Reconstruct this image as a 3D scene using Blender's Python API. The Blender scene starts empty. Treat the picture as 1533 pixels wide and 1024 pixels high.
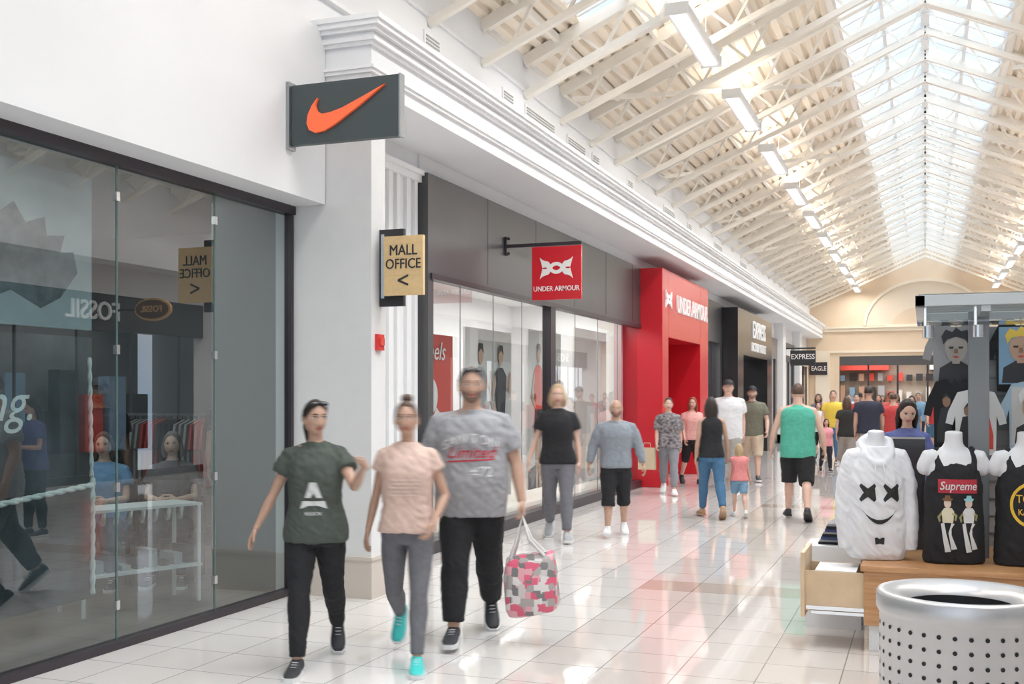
import bpy, bmesh, math, random
from mathutils import Vector, Matrix, noise
from mathutils.bvhtree import BVHTree
random.seed(7)
V=Vector
sc=bpy.context.scene
# objects are collected first and linked into the scene at the end (keeps helper evaluations fast)
class _Pend:
    def __init__(s): s.l=[]; s.objects=s
    def link(s,o): s.l.append(o)
COL=_Pend()
def evalmesh(o):
    sc.collection.objects.link(o)
    dg=bpy.context.evaluated_depsgraph_get(); dg.update()
    return bpy.data.meshes.new_from_object(o.evaluated_get(dg))

# ------------------------------------------------------------ materials
MATS={}
def mat(name,color=(0.8,0.8,0.8),rough=0.5,metal=0.0,emit=0.0,var=0.0,vscale=8.0,bump=0.0,bscale=60.0,spec=0.5,stretch=None):
    if name in MATS: return MATS[name]
    m=bpy.data.materials.new(name); m.use_nodes=True
    nt=m.node_tree; b=nt.nodes['Principled BSDF']
    c=(color[0],color[1],color[2],1)
    b.inputs['Base Color'].default_value=c
    b.inputs['Roughness'].default_value=rough
    b.inputs['Metallic'].default_value=metal
    b.inputs['Specular IOR Level'].default_value=spec
    if emit>0:
        b.inputs['Emission Color'].default_value=c
        b.inputs['Emission Strength'].default_value=emit
    tc=nt.nodes.new('ShaderNodeTexCoord')
    if var>0:
        n=nt.nodes.new('ShaderNodeTexNoise'); n.inputs['Scale'].default_value=vscale; n.inputs['Detail'].default_value=4
        nt.links.new(tc.outputs['Object'],n.inputs['Vector'])
        r=nt.nodes.new('ShaderNodeValToRGB')
        r.color_ramp.elements[0].position=0.3; r.color_ramp.elements[1].position=0.7
        r.color_ramp.elements[0].color=(c[0]*(1-var),c[1]*(1-var),c[2]*(1-var),1)
        r.color_ramp.elements[1].color=(min(1,c[0]*(1+var)),min(1,c[1]*(1+var)),min(1,c[2]*(1+var)),1)
        nt.links.new(n.outputs['Fac'],r.inputs['Fac']); nt.links.new(r.outputs['Color'],b.inputs['Base Color'])
    if bump>0:
        n=nt.nodes.new('ShaderNodeTexNoise'); n.inputs['Scale'].default_value=bscale; n.inputs['Detail'].default_value=3
        if stretch:
            mp=nt.nodes.new('ShaderNodeMapping'); mp.inputs['Scale'].default_value=stretch
            nt.links.new(tc.outputs['Object'],mp.inputs[0]); nt.links.new(mp.outputs[0],n.inputs['Vector'])
        else: nt.links.new(tc.outputs['Object'],n.inputs['Vector'])
        bp=nt.nodes.new('ShaderNodeBump'); bp.inputs['Strength'].default_value=bump; bp.inputs['Distance'].default_value=0.02
        nt.links.new(n.outputs['Fac'],bp.inputs['Height']); nt.links.new(bp.outputs['Normal'],b.inputs['Normal'])
    MATS[name]=m
    return m

def glass(name,tint=(0.85,0.9,0.89),f0=0.08,power=4.0):
    if name in MATS: return MATS[name]
    m=bpy.data.materials.new(name); m.use_nodes=True; nt=m.node_tree
    for n in list(nt.nodes): nt.nodes.remove(n)
    o=nt.nodes.new('ShaderNodeOutputMaterial'); mx=nt.nodes.new('ShaderNodeMixShader')
    t=nt.nodes.new('ShaderNodeBsdfTransparent'); t.inputs['Color'].default_value=(*tint,1)
    g=nt.nodes.new('ShaderNodeBsdfGlossy'); g.inputs['Roughness'].default_value=0.0
    ge=nt.nodes.new('ShaderNodeNewGeometry')
    d=nt.nodes.new('ShaderNodeVectorMath'); d.operation='DOT_PRODUCT'
    nt.links.new(ge.outputs['Incoming'],d.inputs[0]); nt.links.new(ge.outputs['Normal'],d.inputs[1])
    def mth(op,a,b=None):
        x=nt.nodes.new('ShaderNodeMath'); x.operation=op
        for i,s in enumerate((a,b)):
            if s is None: continue
            if isinstance(s,(int,float)): x.inputs[i].default_value=s
            else: nt.links.new(s,x.inputs[i])
        return x.outputs[0]
    a=mth('ABSOLUTE',d.outputs['Value']); a=mth('SUBTRACT',1.0,a); a=mth('POWER',a,power)
    a=mth('MULTIPLY',a,1-f0); a=mth('ADD',a,f0)
    nt.links.new(a,mx.inputs[0]); nt.links.new(t.outputs[0],mx.inputs[1]); nt.links.new(g.outputs[0],mx.inputs[2])
    nt.links.new(mx.outputs[0],o.inputs['Surface'])
    MATS[name]=m; return m

# ------------------------------------------------------------ mesh builder
class MB:
    def __init__(s): s.v=[];s.f=[];s.m=[];s.s=[]
    def add(s,vs,fs,mi=0,smooth=False):
        o=len(s.v); s.v.extend([tuple(v) for v in vs])
        for f in fs:
            s.f.append([i+o for i in f]); s.m.append(mi); s.s.append(smooth)
    def box(s,x0,x1,y0,y1,z0,z1,mi=0):
        if x0>x1:x0,x1=x1,x0
        if y0>y1:y0,y1=y1,y0
        if z0>z1:z0,z1=z1,z0
        vs=[(x0,y0,z0),(x1,y0,z0),(x1,y1,z0),(x0,y1,z0),(x0,y0,z1),(x1,y0,z1),(x1,y1,z1),(x0,y1,z1)]
        s.add(vs,[(0,3,2,1),(4,5,6,7),(0,1,5,4),(1,2,6,5),(2,3,7,6),(3,0,4,7)],mi)
    def obox(s,c,ux,uy,uz,hx,hy,hz,mi=0):
        c=V(c);ux=V(ux);uy=V(uy);uz=V(uz)
        vs=[c+ux*a*hx+uy*b*hy+uz*d*hz for d in(-1,1) for a,b in((-1,-1),(1,-1),(1,1),(-1,1))]
        s.add(vs,[(0,3,2,1),(4,5,6,7),(0,1,5,4),(1,2,6,5),(2,3,7,6),(3,0,4,7)],mi)
    def beam(s,p,q,w,h,mi=0):
        p=V(p);q=V(q);d=(q-p);L=d.length
        if L<1e-6:return
        d/=L; up=V((0,0,1)) if abs(d.z)<0.95 else V((0,1,0))
        r=d.cross(up).normalized();u=r.cross(d).normalized()
        s.obox((p+q)/2,r,d,u,w/2,L/2,h/2,mi)
    def quad(s,a,b,c,d,mi=0): s.add([a,b,c,d],[(0,1,2,3)],mi)
    def loft(s,rings,mi=0,smooth=True,cap=True,closed=True):
        n=len(rings[0]); vs=[p for r in rings for p in r]; fs=[]
        for i in range(len(rings)-1):
            for j in range(n if closed else n-1):
                k=(j+1)%n
                fs.append((i*n+j,i*n+k,(i+1)*n+k,(i+1)*n+j))
        if cap:
            fs.append(tuple(range(n))[::-1]); fs.append(tuple(range((len(rings)-1)*n,len(rings)*n)))
        s.add(vs,fs,mi,smooth)
    def tube(s,pts,rads,mi=0,seg=12,round0=True,round1=True,sq=1.0):
        pts=[V(p) for p in pts]; rads=list(rads)
        if round0:
            d=(pts[0]-pts[1]).normalized();r=rads[0]
            pts=[pts[0]+d*r*0.9,pts[0]+d*r*0.6]+pts; rads=[r*0.3,r*0.78]+rads
        if round1:
            d=(pts[-1]-pts[-2]).normalized();r=rads[-1]
            pts=pts+[pts[-1]+d*r*0.6,pts[-1]+d*r*0.9]; rads=rads+[r*0.78,r*0.3]
        d0=(pts[1]-pts[0]).normalized()
        ref=V((1,0,0)) if abs(d0.x)<0.8 else V((0,1,0))
        rings=[]
        for i,p in enumerate(pts):
            if i==0:t=pts[1]-pts[0]
            elif i==len(pts)-1:t=pts[-1]-pts[-2]
            else:t=(pts[i+1]-p).normalized()+(p-pts[i-1]).normalized()
            t=t.normalized() if t.length>1e-9 else d0
            a=(ref-t*ref.dot(t)).normalized(); b=t.cross(a); ref=a
            rings.append([p+a*math.cos(2*math.pi*k/seg)*rads[i]+b*math.sin(2*math.pi*k/seg)*rads[i]*sq for k in range(seg)])
        s.loft(rings,mi)
    def cyl(s,c,r,z0,z1,mi=0,seg=32,r2=None):
        r2=r if r2 is None else r2
        R=[[(c[0]+rr*math.cos(2*math.pi*k/seg),c[1]+rr*math.sin(2*math.pi*k/seg),z) for k in range(seg)] for rr,z in((r,z0),(r2,z1))]
        s.loft(R,mi,smooth=False)
    def ellipsoid(s,c,r,mi=0,seg=16,rg=10,rot=None):
        rings=[]
        for i in range(1,rg):
            th=math.pi*i/rg
            ring=[]
            for k in range(seg):
                ph=2*math.pi*k/seg
                p=V((r[0]*math.sin(th)*math.cos(ph),r[1]*math.sin(th)*math.sin(ph),-r[2]*math.cos(th)))
                if rot: p=rot@p
                ring.append(p+V(c))
            rings.append(ring)
        s.loft(rings,mi)
    def prism(s,poly,origin,ux,uy,n,th,mi=0):
        o=V(origin);ux=V(ux);uy=V(uy);n=V(n)
        k=len(poly)
        vs=[o+ux*p[0]+uy*p[1] for p in poly]+[o+ux*p[0]+uy*p[1]+n*th for p in poly]
        fs=[tuple(range(k))[::-1],tuple(range(k,2*k))]+[(i,(i+1)%k,(i+1)%k+k,i+k) for i in range(k)]
        s.add(vs,fs,mi)
    def text(s,body,size,origin,ux,uy,n,th=0.01,mi=0,bold=0.0,sx=1.0,shear=0.0):
        vs,fs=text_geo(body,size,th,bold,shear)
        o=V(origin);ux=V(ux);uy=V(uy);n=V(n)
        s.add([o+ux*v[0]*sx+uy*v[1]+n*(v[2]+th/2) for v in vs],fs,mi)
    def mesh(s,name,mats):
        me=bpy.data.meshes.new(name); me.from_pydata(s.v,[],s.f)
        for m in mats: me.materials.append(m)
        me.polygons.foreach_set('material_index',s.m); me.polygons.foreach_set('use_smooth',s.s)
        me.update(); return me
    def obj(s,name,mats,parent=None,bevel=0.0,loc=None):
        me=s.mesh(name,mats)
        bm=bmesh.new(); bm.from_mesh(me); bmesh.ops.recalc_face_normals(bm,faces=bm.faces); bm.to_mesh(me); bm.free()
        ob=bpy.data.objects.new(name,me); COL.objects.link(ob)
        if parent: ob.parent=parent
        if loc: ob.location=loc
        if bevel>0:
            b=ob.modifiers.new('b','BEVEL'); b.width=bevel; b.segments=2; b.limit_method='ANGLE'
        return ob
def empty(name,loc=(0,0,0),rz=0,s=1):
    e=bpy.data.objects.new(name,None); e.location=loc; e.rotation_euler=(0,0,rz); e.scale=(s,s,s) if isinstance(s,(int,float)) else s; e.empty_display_size=0.1
    COL.objects.link(e); return e
TG={}
def text_geo(body,size,th,bold=0.0,shear=0.0):
    k=(body,size,th,bold,shear)
    if k in TG: return TG[k]
    cu=bpy.data.curves.new('t','FONT'); cu.body=body; cu.size=size; cu.extrude=th/2; cu.offset=bold*size; cu.shear=shear
    cu.align_x='CENTER'; cu.align_y='CENTER'; cu.resolution_u=3
    o=bpy.data.objects.new('t',cu)
    me=evalmesh(o)
    r=([tuple(v.co) for v in me.vertices],[tuple(p.vertices) for p in me.polygons])
    bpy.data.objects.remove(o); bpy.data.meshes.remove(me)
    TG[k]=r; return r
X_=V((1,0,0));Y_=V((0,1,0));Z_=V((0,0,1))

# ------------------------------------------------------------ common mats
M_white=mat('wall_paint_white',(0.82,0.83,0.85),0.6,var=0.015,vscale=1.5)
M_white2=mat('trim_paint_white',(0.85,0.855,0.865),0.45)
M_pier=mat('pier_paint',(0.76,0.76,0.76),0.6,var=0.015)
M_base=mat('baseboard_beige',(0.62,0.55,0.49),0.4)
M_cream=mat('endwall_cream',(0.78,0.63,0.47),0.7,var=0.03,vscale=1)
M_cream2=mat('lunette_cream',(0.82,0.71,0.57),0.7)
M_deck=mat('roof_deck_cream',(0.90,0.80,0.67),0.6)
M_truss=mat('truss_ivory',(0.90,0.85,0.77),0.5)
M_frame=mat('dark_frame',(0.035,0.028,0.035),0.35)
M_black=mat('black_panel',(0.05,0.052,0.056),0.38,var=0.05)
M_char=mat('charcoal_panel',(0.085,0.085,0.09),0.34,metal=0.2,var=0.06,vscale=2)
M_red=mat('red_lacquer',(0.62,0.018,0.03),0.22)
M_chrome=mat('chrome',(0.75,0.75,0.76),0.25,metal=1)
M_lamp=mat('lamp_emit',(1,0.98,0.95),0.5,emit=0.9)
M_glassL=glass('shop_glass',(0.64,0.76,0.76),0.20,2.8)
M_glassU=glass('shop_glass_clear',(0.86,0.9,0.9),0.08,3.4)

# ------------------------------------------------------------ floor
def floor_mat():
    m=bpy.data.materials.new('floor_tiles'); m.use_nodes=True; nt=m.node_tree; b=nt.nodes['Principled BSDF']
    tc=nt.nodes.new('ShaderNodeTexCoord')
    br=nt.nodes.new('ShaderNodeTexBrick'); br.offset=0.0; br.inputs['Scale'].default_value=1
    br.inputs['Brick Width'].default_value=0.46; br.inputs['Row Height'].default_value=0.46
    br.inputs['Mortar Size'].default_value=0.0045; br.inputs['Mortar Smooth'].default_value=0.3
    br.inputs['Color1'].default_value=(0.74,0.705,0.68,1); br.inputs['Color2'].default_value=(0.70,0.665,0.64,1)
    br.inputs['Mortar'].default_value=(0.34,0.32,0.30,1)
    nt.links.new(tc.outputs['Object'],br.inputs['Vector'])
    sp=nt.nodes.new('ShaderNodeSeparateXYZ'); nt.links.new(tc.outputs['Object'],sp.inputs[0])
    def mth(op,a,b_=None,c=None):
        x=nt.nodes.new('ShaderNodeMath'); x.operation=op
        for i,s in enumerate((a,b_,c)):
            if s is None: continue
            if isinstance(s,(int,float)): x.inputs[i].default_value=s
            else: nt.links.new(s,x.inputs[i])
        return x.outputs[0]
    def rng(s,lo,hi):
        return mth('MULTIPLY',mth('GREATER_THAN',s,lo),mth('LESS_THAN',s,hi))
    x,y=sp.outputs[0],sp.outputs[1]
    ym=mth('PINGPONG',mth('ADD',y,-9.43),3.68)
    band=mth('MULTIPLY',mth('LESS_THAN',ym,0.23),rng(x,-2.3,2.3))
    field=mth('MULTIPLY',rng(x,-2.3,2.3),0.45)
    mk=mth('MAXIMUM',band,field)
    mix=nt.nodes.new('ShaderNodeMix'); mix.data_type='RGBA'; mix.blend_type='MULTIPLY'
    nt.links.new(mk,mix.inputs[0]); nt.links.new(br.outputs['Color'],mix.inputs[6])
    mix.inputs[7].default_value=(0.72,0.64,0.58,1)
    nz=nt.nodes.new('ShaderNodeTexNoise'); nz.inputs['Scale'].default_value=3; nz.inputs['Detail'].default_value=5
    nt.links.new(tc.outputs['Object'],nz.inputs['Vector'])
    mp=nt.nodes.new('ShaderNodeMapRange'); mp.inputs[3].default_value=0.015; mp.inputs[4].default_value=0.07
    nt.links.new(nz.outputs['Fac'],mp.inputs[0]); nt.links.new(mp.outputs[0],b.inputs['Roughness'])
    nt.links.new(mix.outputs[2],b.inputs['Base Color'])
    bp=nt.nodes.new('ShaderNodeBump'); bp.inputs['Strength'].default_value=0.15; bp.inputs['Distance'].default_value=0.003; bp.invert=True
    nt.links.new(br.outputs['Fac'],bp.inputs['Height']); nt.links.new(bp.outputs['Normal'],b.inputs['Normal'])
    b.inputs['Specular IOR Level'].default_value=1.0
    return m
YE=50.0; Y0=-9.0
mb=MB(); mb.box(-12,12,Y0,58,-0.2,0,0); mb.obj('floor',[floor_mat()])
mb=MB(); mb.box(-10,-5.0,Y0,10,0.001,0.02,0); mb.obj('floor_shop',[mat('shop_wood_floor',(0.16,0.13,0.11),0.35,var=0.2,vscale=3)])

# ------------------------------------------------------------ left wall : clerestory, bulkhead, cornice
mb=MB()
mb.box(-5.0,-4.75,Y0,YE,4.71,6.05,0)
mb.box(-4.75,-4.70,Y0,YE,4.98,5.02,1); mb.box(-4.75,-4.72,Y0,YE,5.5,5.53,1)
def grille(mb,y0,y1,z0,z1,x=-4.75):
    mb.box(x,x+0.02,y0-0.03,y1+0.03,z0-0.03,z1+0.03,1)
    n=max(4,int((z1-z0)/0.035)) 
    for i in range(n):
        z=z0+(z1-z0)*(i+0.5)/n
        mb.box(x+0.02,x+0.028,y0,y1,z-0.008,z+0.008,2)
for y,l in ((10.3,0.32),(12.5,0.3),(13.7,1.1),(15.3,0.8),(16.3,0.3),(18.4,0.3),(21.5,0.9),(23.5,0.3),(27,0.9),(31,0.9)):
    grille(mb,y-l/2,y+l/2,5.1,5.32)
mb.obj('wall_left_clerestory',[M_white,M_white2,mat('grille_grey',(0.38,0.38,0.38),0.5)])

mb=MB()
mb.box(-5.1,-4.2,8.2,YE,4.15,4.30,0)
mb.box(-5.1,-4.2,7.96,YE,4.30,4.5,0)
for z0,z1,k in ((4.27,4.30,0.025),(4.30,4.325,0.04),(4.49,4.52,0.03),(4.52,4.56,0.055),(4.56,4.585,0.045),(4.585,4.62,0.09),(4.62,4.66,0.12),(4.66,4.70,0.14)):
    mb.box(-4.9,-4.2+k,7.96-k,YE,z0,z1,1)
mb.obj('trim_1_cornice',[M_white,M_white2])

mb=MB()
mb.box(-5.1,-4.2,7.96,8.2,0.0,4.27,0)
mb.obj('wall_pier',[M_pier])
mb=MB(); mb.box(-4.96,-4.185,7.935,8.215,0,0.31,0); mb.box(-4.96,-4.178,7.928,8.22,0.31,0.34,0)
mb.box(-4.92,-4.9,8.22,10.34,0,0.31,0)
mb.obj('baseboard_left',[M_base])
mb=MB()
mb.box(-5.1,-4.92,8.2,10.34,0,4.15,0)
for y0,y1 in ((8.4,8.5),(9.0,9.1),(9.2,9.28),(9.62,9.70),(9.80,9.86),(10.02,10.10),(10.2,10.27)):
    mb.box(-4.92,-4.885,y0,y1,0.34,3.85,1)
mb.box(-4.92,-4.87,8.2,10.34,3.85,3.92,1); mb.box(-4.92,-4.84,8.2,10.34,3.92,3.97,1)
mb.obj('wall_left_panelled',[M_white,M_white2])
mb=MB()
for a,b in ((10.34,19.4),(23.85,27.9),(34.4,YE)): mb.box(-5.1,-4.9,a,b,3.96,4.15,0)
for a,b in ((19.4,23.85),(27.9,34.4)): mb.box(-5.1,-4.9,a,b,3.95,4.15,0)
mb.obj('wall_left_upper',[M_white])

# ------------------------------------------------------------ left shop fascia and glass
mb=MB()
mb.box(-5.2,-4.62,Y0,7.95,3.22,4.65,0)
mb.obj('wall_left_fascia',[M_white])
mb=MB()
mb.box(-5.0,-4.9,Y0,7.95,3.15,3.22,0); mb.box(-5.0,-4.9,Y0,7.95,0,0.05,0)
mb.box(-4.99,-4.92,7.91,7.95,0.05,3.15,0)
ys=[7.96-1.06*i for i in range(0,16)]
for y in ys[1:]:
    mb.box(-4.955,-4.945,y-0.006,y+0.006,0.05,3.15,1)
    for z in (0.28,1.05,1.95,2.95):
        mb.box(-4.965,-4.935,y-0.016,y+0.016,z-0.03,z+0.03,2)
mb.quad((-4.95,Y0,0.05),(-4.95,7.95,0.05),(-4.95,7.95,3.15),(-4.95,Y0,3.15),3)
mb.obj('window_1_shopfront',[M_frame,mat('glass_edge',(0.10,0.16,0.15),0.2),M_chrome,M_glassL])

M_in_dark=mat('shop_dark_wall',(0.09,0.10,0.11),0.6)
M_in_grey=mat('shop_grey_wall',(0.15,0.165,0.17),0.6)
M_in_light=mat('shop_light_wall',(0.5,0.52,0.53),0.6)
mb=MB()
mb.box(-10.2,-10,Y0,10.2,0,3.4,0)
mb.box(-5.75,-5.1,7.97,8.1,0,3.4,1)
mb.box(-5.75,-5.65,8.1,10.0,0,3.4,1)
mb.box(-10.2,-5.65,10.0,10.2,0,3.4,0)
mb.box(-10.2,-5.2,Y0,10.2,3.4,3.5,2)
mb.obj('wall_shop_interior',[M_in_dark,M_in_grey,M_in_light])

# ------------------------------------------------------------ roof
EAVE=5.95; RID=8.07; XW=4.75; SL=(RID-EAVE)/XW; XS=1.3
def rz(x): return RID-SL*abs(x)
mb=MB()
for sgn in (-1,1):
    prof=[]; n=int((XW-XS)/0.16)
    for i in range(n):
        x=XW-(XW-XS)*i/n; st=(XW-XS)/n
        for fx,dz in ((0,0),(0.5,0),(0.62,0.055),(0.88,0.055)):
            xx=x-st*fx; prof.append((sgn*xx,rz(xx)+dz))
    prof.append((sgn*XS,rz(XS)))
    segs=[(Y0,12.0,None),(12.0,13.4,(3.0,4.0)),(13.4,YE+0.2,None)] if sgn<0 else [(Y0,YE+0.2,None)]
    for ya,yb,hole in segs:
        for (x0,z0),(x1,z1) in zip(prof[:-1],prof[1:]):
            if hole and hole[0]<abs((x0+x1)/2)<hole[1]: continue
            mb.quad((x0,ya,z0),(x1,ya,z1),(x1,yb,z1),(x0,yb,z0),0)
mb.obj('ceiling_roof_deck',[M_deck])
mb=MB()
y=Y0+0.4; k=0
while y<YE:
    for s in (-1,1):
        w_=0.11 if k%2==0 else 0.05
        mb.beam((s*XS,y,rz(XS)+0.02),(0,y,RID+0.02),w_,0.10,0)
    y+=0.725;k+=1
for s in (-1,1):
    mb.beam((s*XS,Y0,rz(XS)+0.02),(s*XS,YE,rz(XS)+0.02),0.14,0.2,0)
    mb.beam((s*XS*0.5,Y0,rz(XS*0.5)+0.02),(s*XS*0.5,YE,rz(XS*0.5)+0.02),0.06,0.07,0)
mb.beam((0,Y0,RID+0.03),(0,YE,RID+0.03),0.14,0.12,0)
for ya in (12.0,12.47,12.93,13.4): mb.beam((-4.0,ya,rz(4.0)+0.03),(-3.0,ya,rz(3)+0.03),0.05,0.06,0)
for s in (-1,1):
    mb.quad((s*XS,Y0,rz(XS)+0.06),(s*XS,YE,rz(XS)+0.06),(0,YE,RID+0.06),(0,Y0,RID+0.06),1)
def skyglass():
    m=bpy.data.materials.new('skylight_glass'); m.use_nodes=True; nt=m.node_tree
    for n in list(nt.nodes): nt.nodes.remove(n)
    o=nt.nodes.new('ShaderNodeOutputMaterial'); t=nt.nodes.new('ShaderNodeBsdfTransparent'); t.inputs[0].default_value=(0.90,0.96,1,1)
    nt.links.new(t.outputs[0],o.inputs[0]); return m
mb.obj('window_skylight',[mat('skylight_bar_white',(0.82,0.82,0.81),0.4),skyglass()])
mb=MB()
sp=1.45; y=Y0+0.4; idx=0
while y<YE-0.3:
    big=(idx%3==0)
    w=0.15 if big else 0.085
    off=0.50
    for s in (-1,1):
        a=V((s*XW,y,EAVE-0.08)); b=V((0,y,RID-0.08))
        a2=V((s*XW,y,EAVE-off)); b2=V((0,y,RID-off-0.06))
        mb.beam(a,b,w,0.14,0); 
        mb.beam(a2,b2,w*0.9,0.08,0)
        n=7
        for i in range(n):
            t0=i/n;t1=(i+0.5)/n;t2=(i+1)/n
            p0=a.lerp(b,t0);p1=a2.lerp(b2,t1);p2=a.lerp(b,t2)
            mb.beam(p0,p1,0.035,0.035,0);mb.beam(p1,p2,0.035,0.035,0)
    y+=sp; idx+=1
for s in (-1,1):
    for x in (1.3,2.3,3.4,4.3):
        mb.beam((s*x,Y0,rz(x)-0.05),(s*x,YE,rz(x)-0.05),0.06,0.09,0)
    y=Y0+0.4
    k=0
    while y<YE-6:
        if k%2==0: mb.beam((s*4.6,y,rz(4.6)-0.26),(s*1.4,y+5.8,rz(1.4)-0.26),0.045,0.07,0)
        y+=2.9;k+=1
mb.obj('trim_roof_trusses',[M_truss])

def area(name,loc,rot,sx,sy,e,color=(1,0.975,0.94)):
    l=bpy.data.lights.new(name,'AREA'); l.shape='RECTANGLE'; l.size=sx; l.size_y=sy; l.energy=e; l.color=color
    o=bpy.data.objects.new(name,l); o.location=loc; o.rotation_euler=rot; COL.objects.link(o); return o
M_fix=mat('fixture_white',(0.85,0.85,0.84),0.4)
yy=1.1
while yy<49:
    for s in (-1,1):
        e=empty('linear_ceiling_light',(s*2.7,yy+1.1,6.1))
        m_=MB(); m_.box(-0.13,0.13,-1.1,1.1,0.0,0.10,0); m_.box(-0.09,0.09,-1.05,1.05,-0.02,0.0,1)
        m_.box(-0.14,0.14,-1.12,-1.1,-0.03,0.11,0); m_.box(-0.14,0.14,1.1,1.12,-0.03,0.11,0)
        for q in (-0.7,0.7): m_.beam((0,q,0.1),(0,q,0.9),0.012,0.012,0)
        m_.obj('housing',[M_fix,M_lamp],parent=e)
        l=area('lamp_area',(0,0,-0.05),(0,0,0),0.18,2.0,40); l.parent=e
        l=area('added_roof_fill',(0,0,0.13),(math.pi,0,0),0.18,2.0,12,(1,0.96,0.90)); l.parent=e  # added upward fill light, there only to brighten the roof deck
    yy+=3.85
e=MB(); e.ellipsoid((0,0,0),(0.14,0.14,0.12),0); e.cyl((0,0),0.16,0.02,0.06,0); e.beam((0,0,0.05),(0,0,0.95),0.03,0.03,0)
e.obj('pendant_dome_speaker',[M_fix],loc=(0.17,13.0,7.05))

# ------------------------------------------------------------ charcoal shop front + glass + red portal
mb=MB()
mb.box(-5.1,-4.8,10.34,19.38,2.92,3.95,0)
mb.box(-5.1,-4.8,10.34,10.47,0,2.92,0)
for y in (12.0,13.7,15.4,17.1,18.8): mb.box(-4.803,-4.797,y-0.006,y+0.006,2.95,3.95,1)
mb.box(-4.9,-4.78,10.4,19.38,2.86,2.92,1)
mb.box(-4.95,-4.78,10.34,19.38,0,0.13,1)
mb.box(-4.92,-4.79,14.3,14.5,0.13,2.9,1)
for y in (11.3,12.3,13.3,15.6,16.8,18.0): mb.box(-4.858,-4.848,y-0.005,y+0.005,0.13,2.86,2)
mb.quad((-4.85,10.47,0.13),(-4.85,19.38,0.13),(-4.85,19.38,2.86),(-4.85,10.47,2.86),3)
mb.obj('window_2_shopfront',[M_char,M_frame,mat('glass_edge2',(0.25,0.3,0.3),0.2),M_glassU])
M_ply=mat('ply',(0.72,0.66,0.6),0.5)
mb=MB()
mb.box(-7.4,-7.2,10.3,19.3,0,3.4,0); mb.box(-7.4,-5.1,10.25,10.34,0,3.4,0)
mb.box(-7.4,-5.1,19.2,19.3,0,3.4,0); mb.box(-7.4,-5.1,10.3,19.3,3.3,3.4,0); mb.box(-7.2,-5.1,10.4,19.2,0,0.12,1)
mb.obj('wall_display_interior',[mat('display_wall',(0.74,0.74,0.75),0.6),M_ply])
for y in (11.2,12.8,14.6,16.4,18.2):
    e=MB(); e.cyl((0,0),0.07,0,0.06,0,20); e.cyl((0,0),0.055,-0.01,0.0,1,20); e.obj('downlight',[M_fix,mat('spot_emit',(1,0.95,0.88),emit=14)],loc=(-5.5,y,3.24))
area('display_lamp',(-5.9,12.7,3.2),(0,0,0),1.2,3.5,48); area('display_lamp',(-5.9,17,3.2),(0,0,0),1.2,3.5,70)
def poster(name,x,y0,y1,z0,z1,base,shapes):
    m=MB(); m.box(x-0.03,x,y0,y1,z0,z1,0); ms=[base]
    for q,(poly,mm) in enumerate(shapes):
        if mm not in ms: ms.append(mm)
        w=y1-y0;h=z1-z0
        m.prism([(p[0]*w,p[1]*h) for p in poly],(x+0.002*q,y0,z0),Y_,Z_,X_,0.003,ms.index(mm))
    return m.obj(name,ms)
def ell(cx,cy,rx,ry,n=20): return [(cx+rx*math.cos(2*math.pi*i/n),cy+ry*math.sin(2*math.pi*i/n)) for i in range(n)]
M_pw=mat('print_white',(0.85,0.84,0.83),0.5);M_pg=mat('print_grey',(0.4,0.42,0.45),0.5);M_pb=mat('print_black',(0.03,0.03,0.035),0.5)
M_pr=mat('print_red',(0.68,0.07,0.05),0.5);M_psk=mat('print_skin',(0.55,0.36,0.26),0.5);M_pbl=mat('print_blue',(0.25,0.42,0.6),0.5);M_pp=mat('print_pink',(0.8,0.5,0.5),0.5);M_py=mat('print_yellow',(0.85,0.6,0.1),0.5)
M_off=mat('print_offwhite',(0.66,0.65,0.63),0.5)
o=poster('window_poster',-5.25,10.75,12.0,0.5,2.35,M_pr,[([(0.05,0),(0.95,0),(0.85,0.45),(0.62,0.55),(0.5,0.42),(0.3,0.6),(0.1,0.4)],M_pw),(ell(0.5,0.62,0.15,0.11),M_pw)])
t=MB(); t.text('Rebels',0.3,(-5.24,11.35,2.15),Y_,Z_,X_,0.004,0,0.0,shear=0.3); t.obj('lettering',[M_pw],parent=o)
def athlete(ox,top,short,skin_=M_psk):
    f=lambda pts:[(ox+p[0],p[1]) for p in pts]
    return [(f([(-0.06,0.0),(-0.10,0.42),(-0.02,0.42),(0.0,0.2),(0.07,0.42),(0.12,0.40),(0.06,0.2),(0.10,0.0),(0.04,0.0),(0.0,0.16),(-0.02,0.0)]),skin_),
            (f([(-0.12,0.36),(-0.09,0.52),(0.10,0.52),(0.14,0.34),(0.04,0.32),(0.0,0.40),(-0.04,0.32)]),short),
            (f([(-0.09,0.50),(-0.13,0.74),(-0.04,0.78),(0.05,0.78),(0.14,0.73),(0.10,0.50)]),top),
            (f([(-0.13,0.74),(-0.22,0.58),(-0.10,0.50),(-0.09,0.53),(-0.17,0.59),(-0.10,0.68)]),skin_),(f([(0.13,0.73),(0.22,0.6),(0.24,0.76),(0.21,0.76),(0.19,0.65),(0.12,0.66)]),skin_),
            (ell(ox,0.85,0.05,0.055),skin_),(f([(-0.055,0.86),(-0.04,0.915),(0.04,0.915),(0.055,0.86),(0.0,0.885)]),M_pb)]
poster('window_poster',-5.3,12.5,14.1,0.3,2.5,M_off,athlete(0.3,M_pg,M_pb)+athlete(0.72,M_pb,M_pg))
poster('window_poster',-5.3,14.8,16.3,0.3,2.6,M_off,[([(0,0),(1,0),(1,0.25),(0,0.12)],M_pb)]+athlete(0.28,M_pr,M_pb)+athlete(0.7,M_pbl,M_pb))
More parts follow.
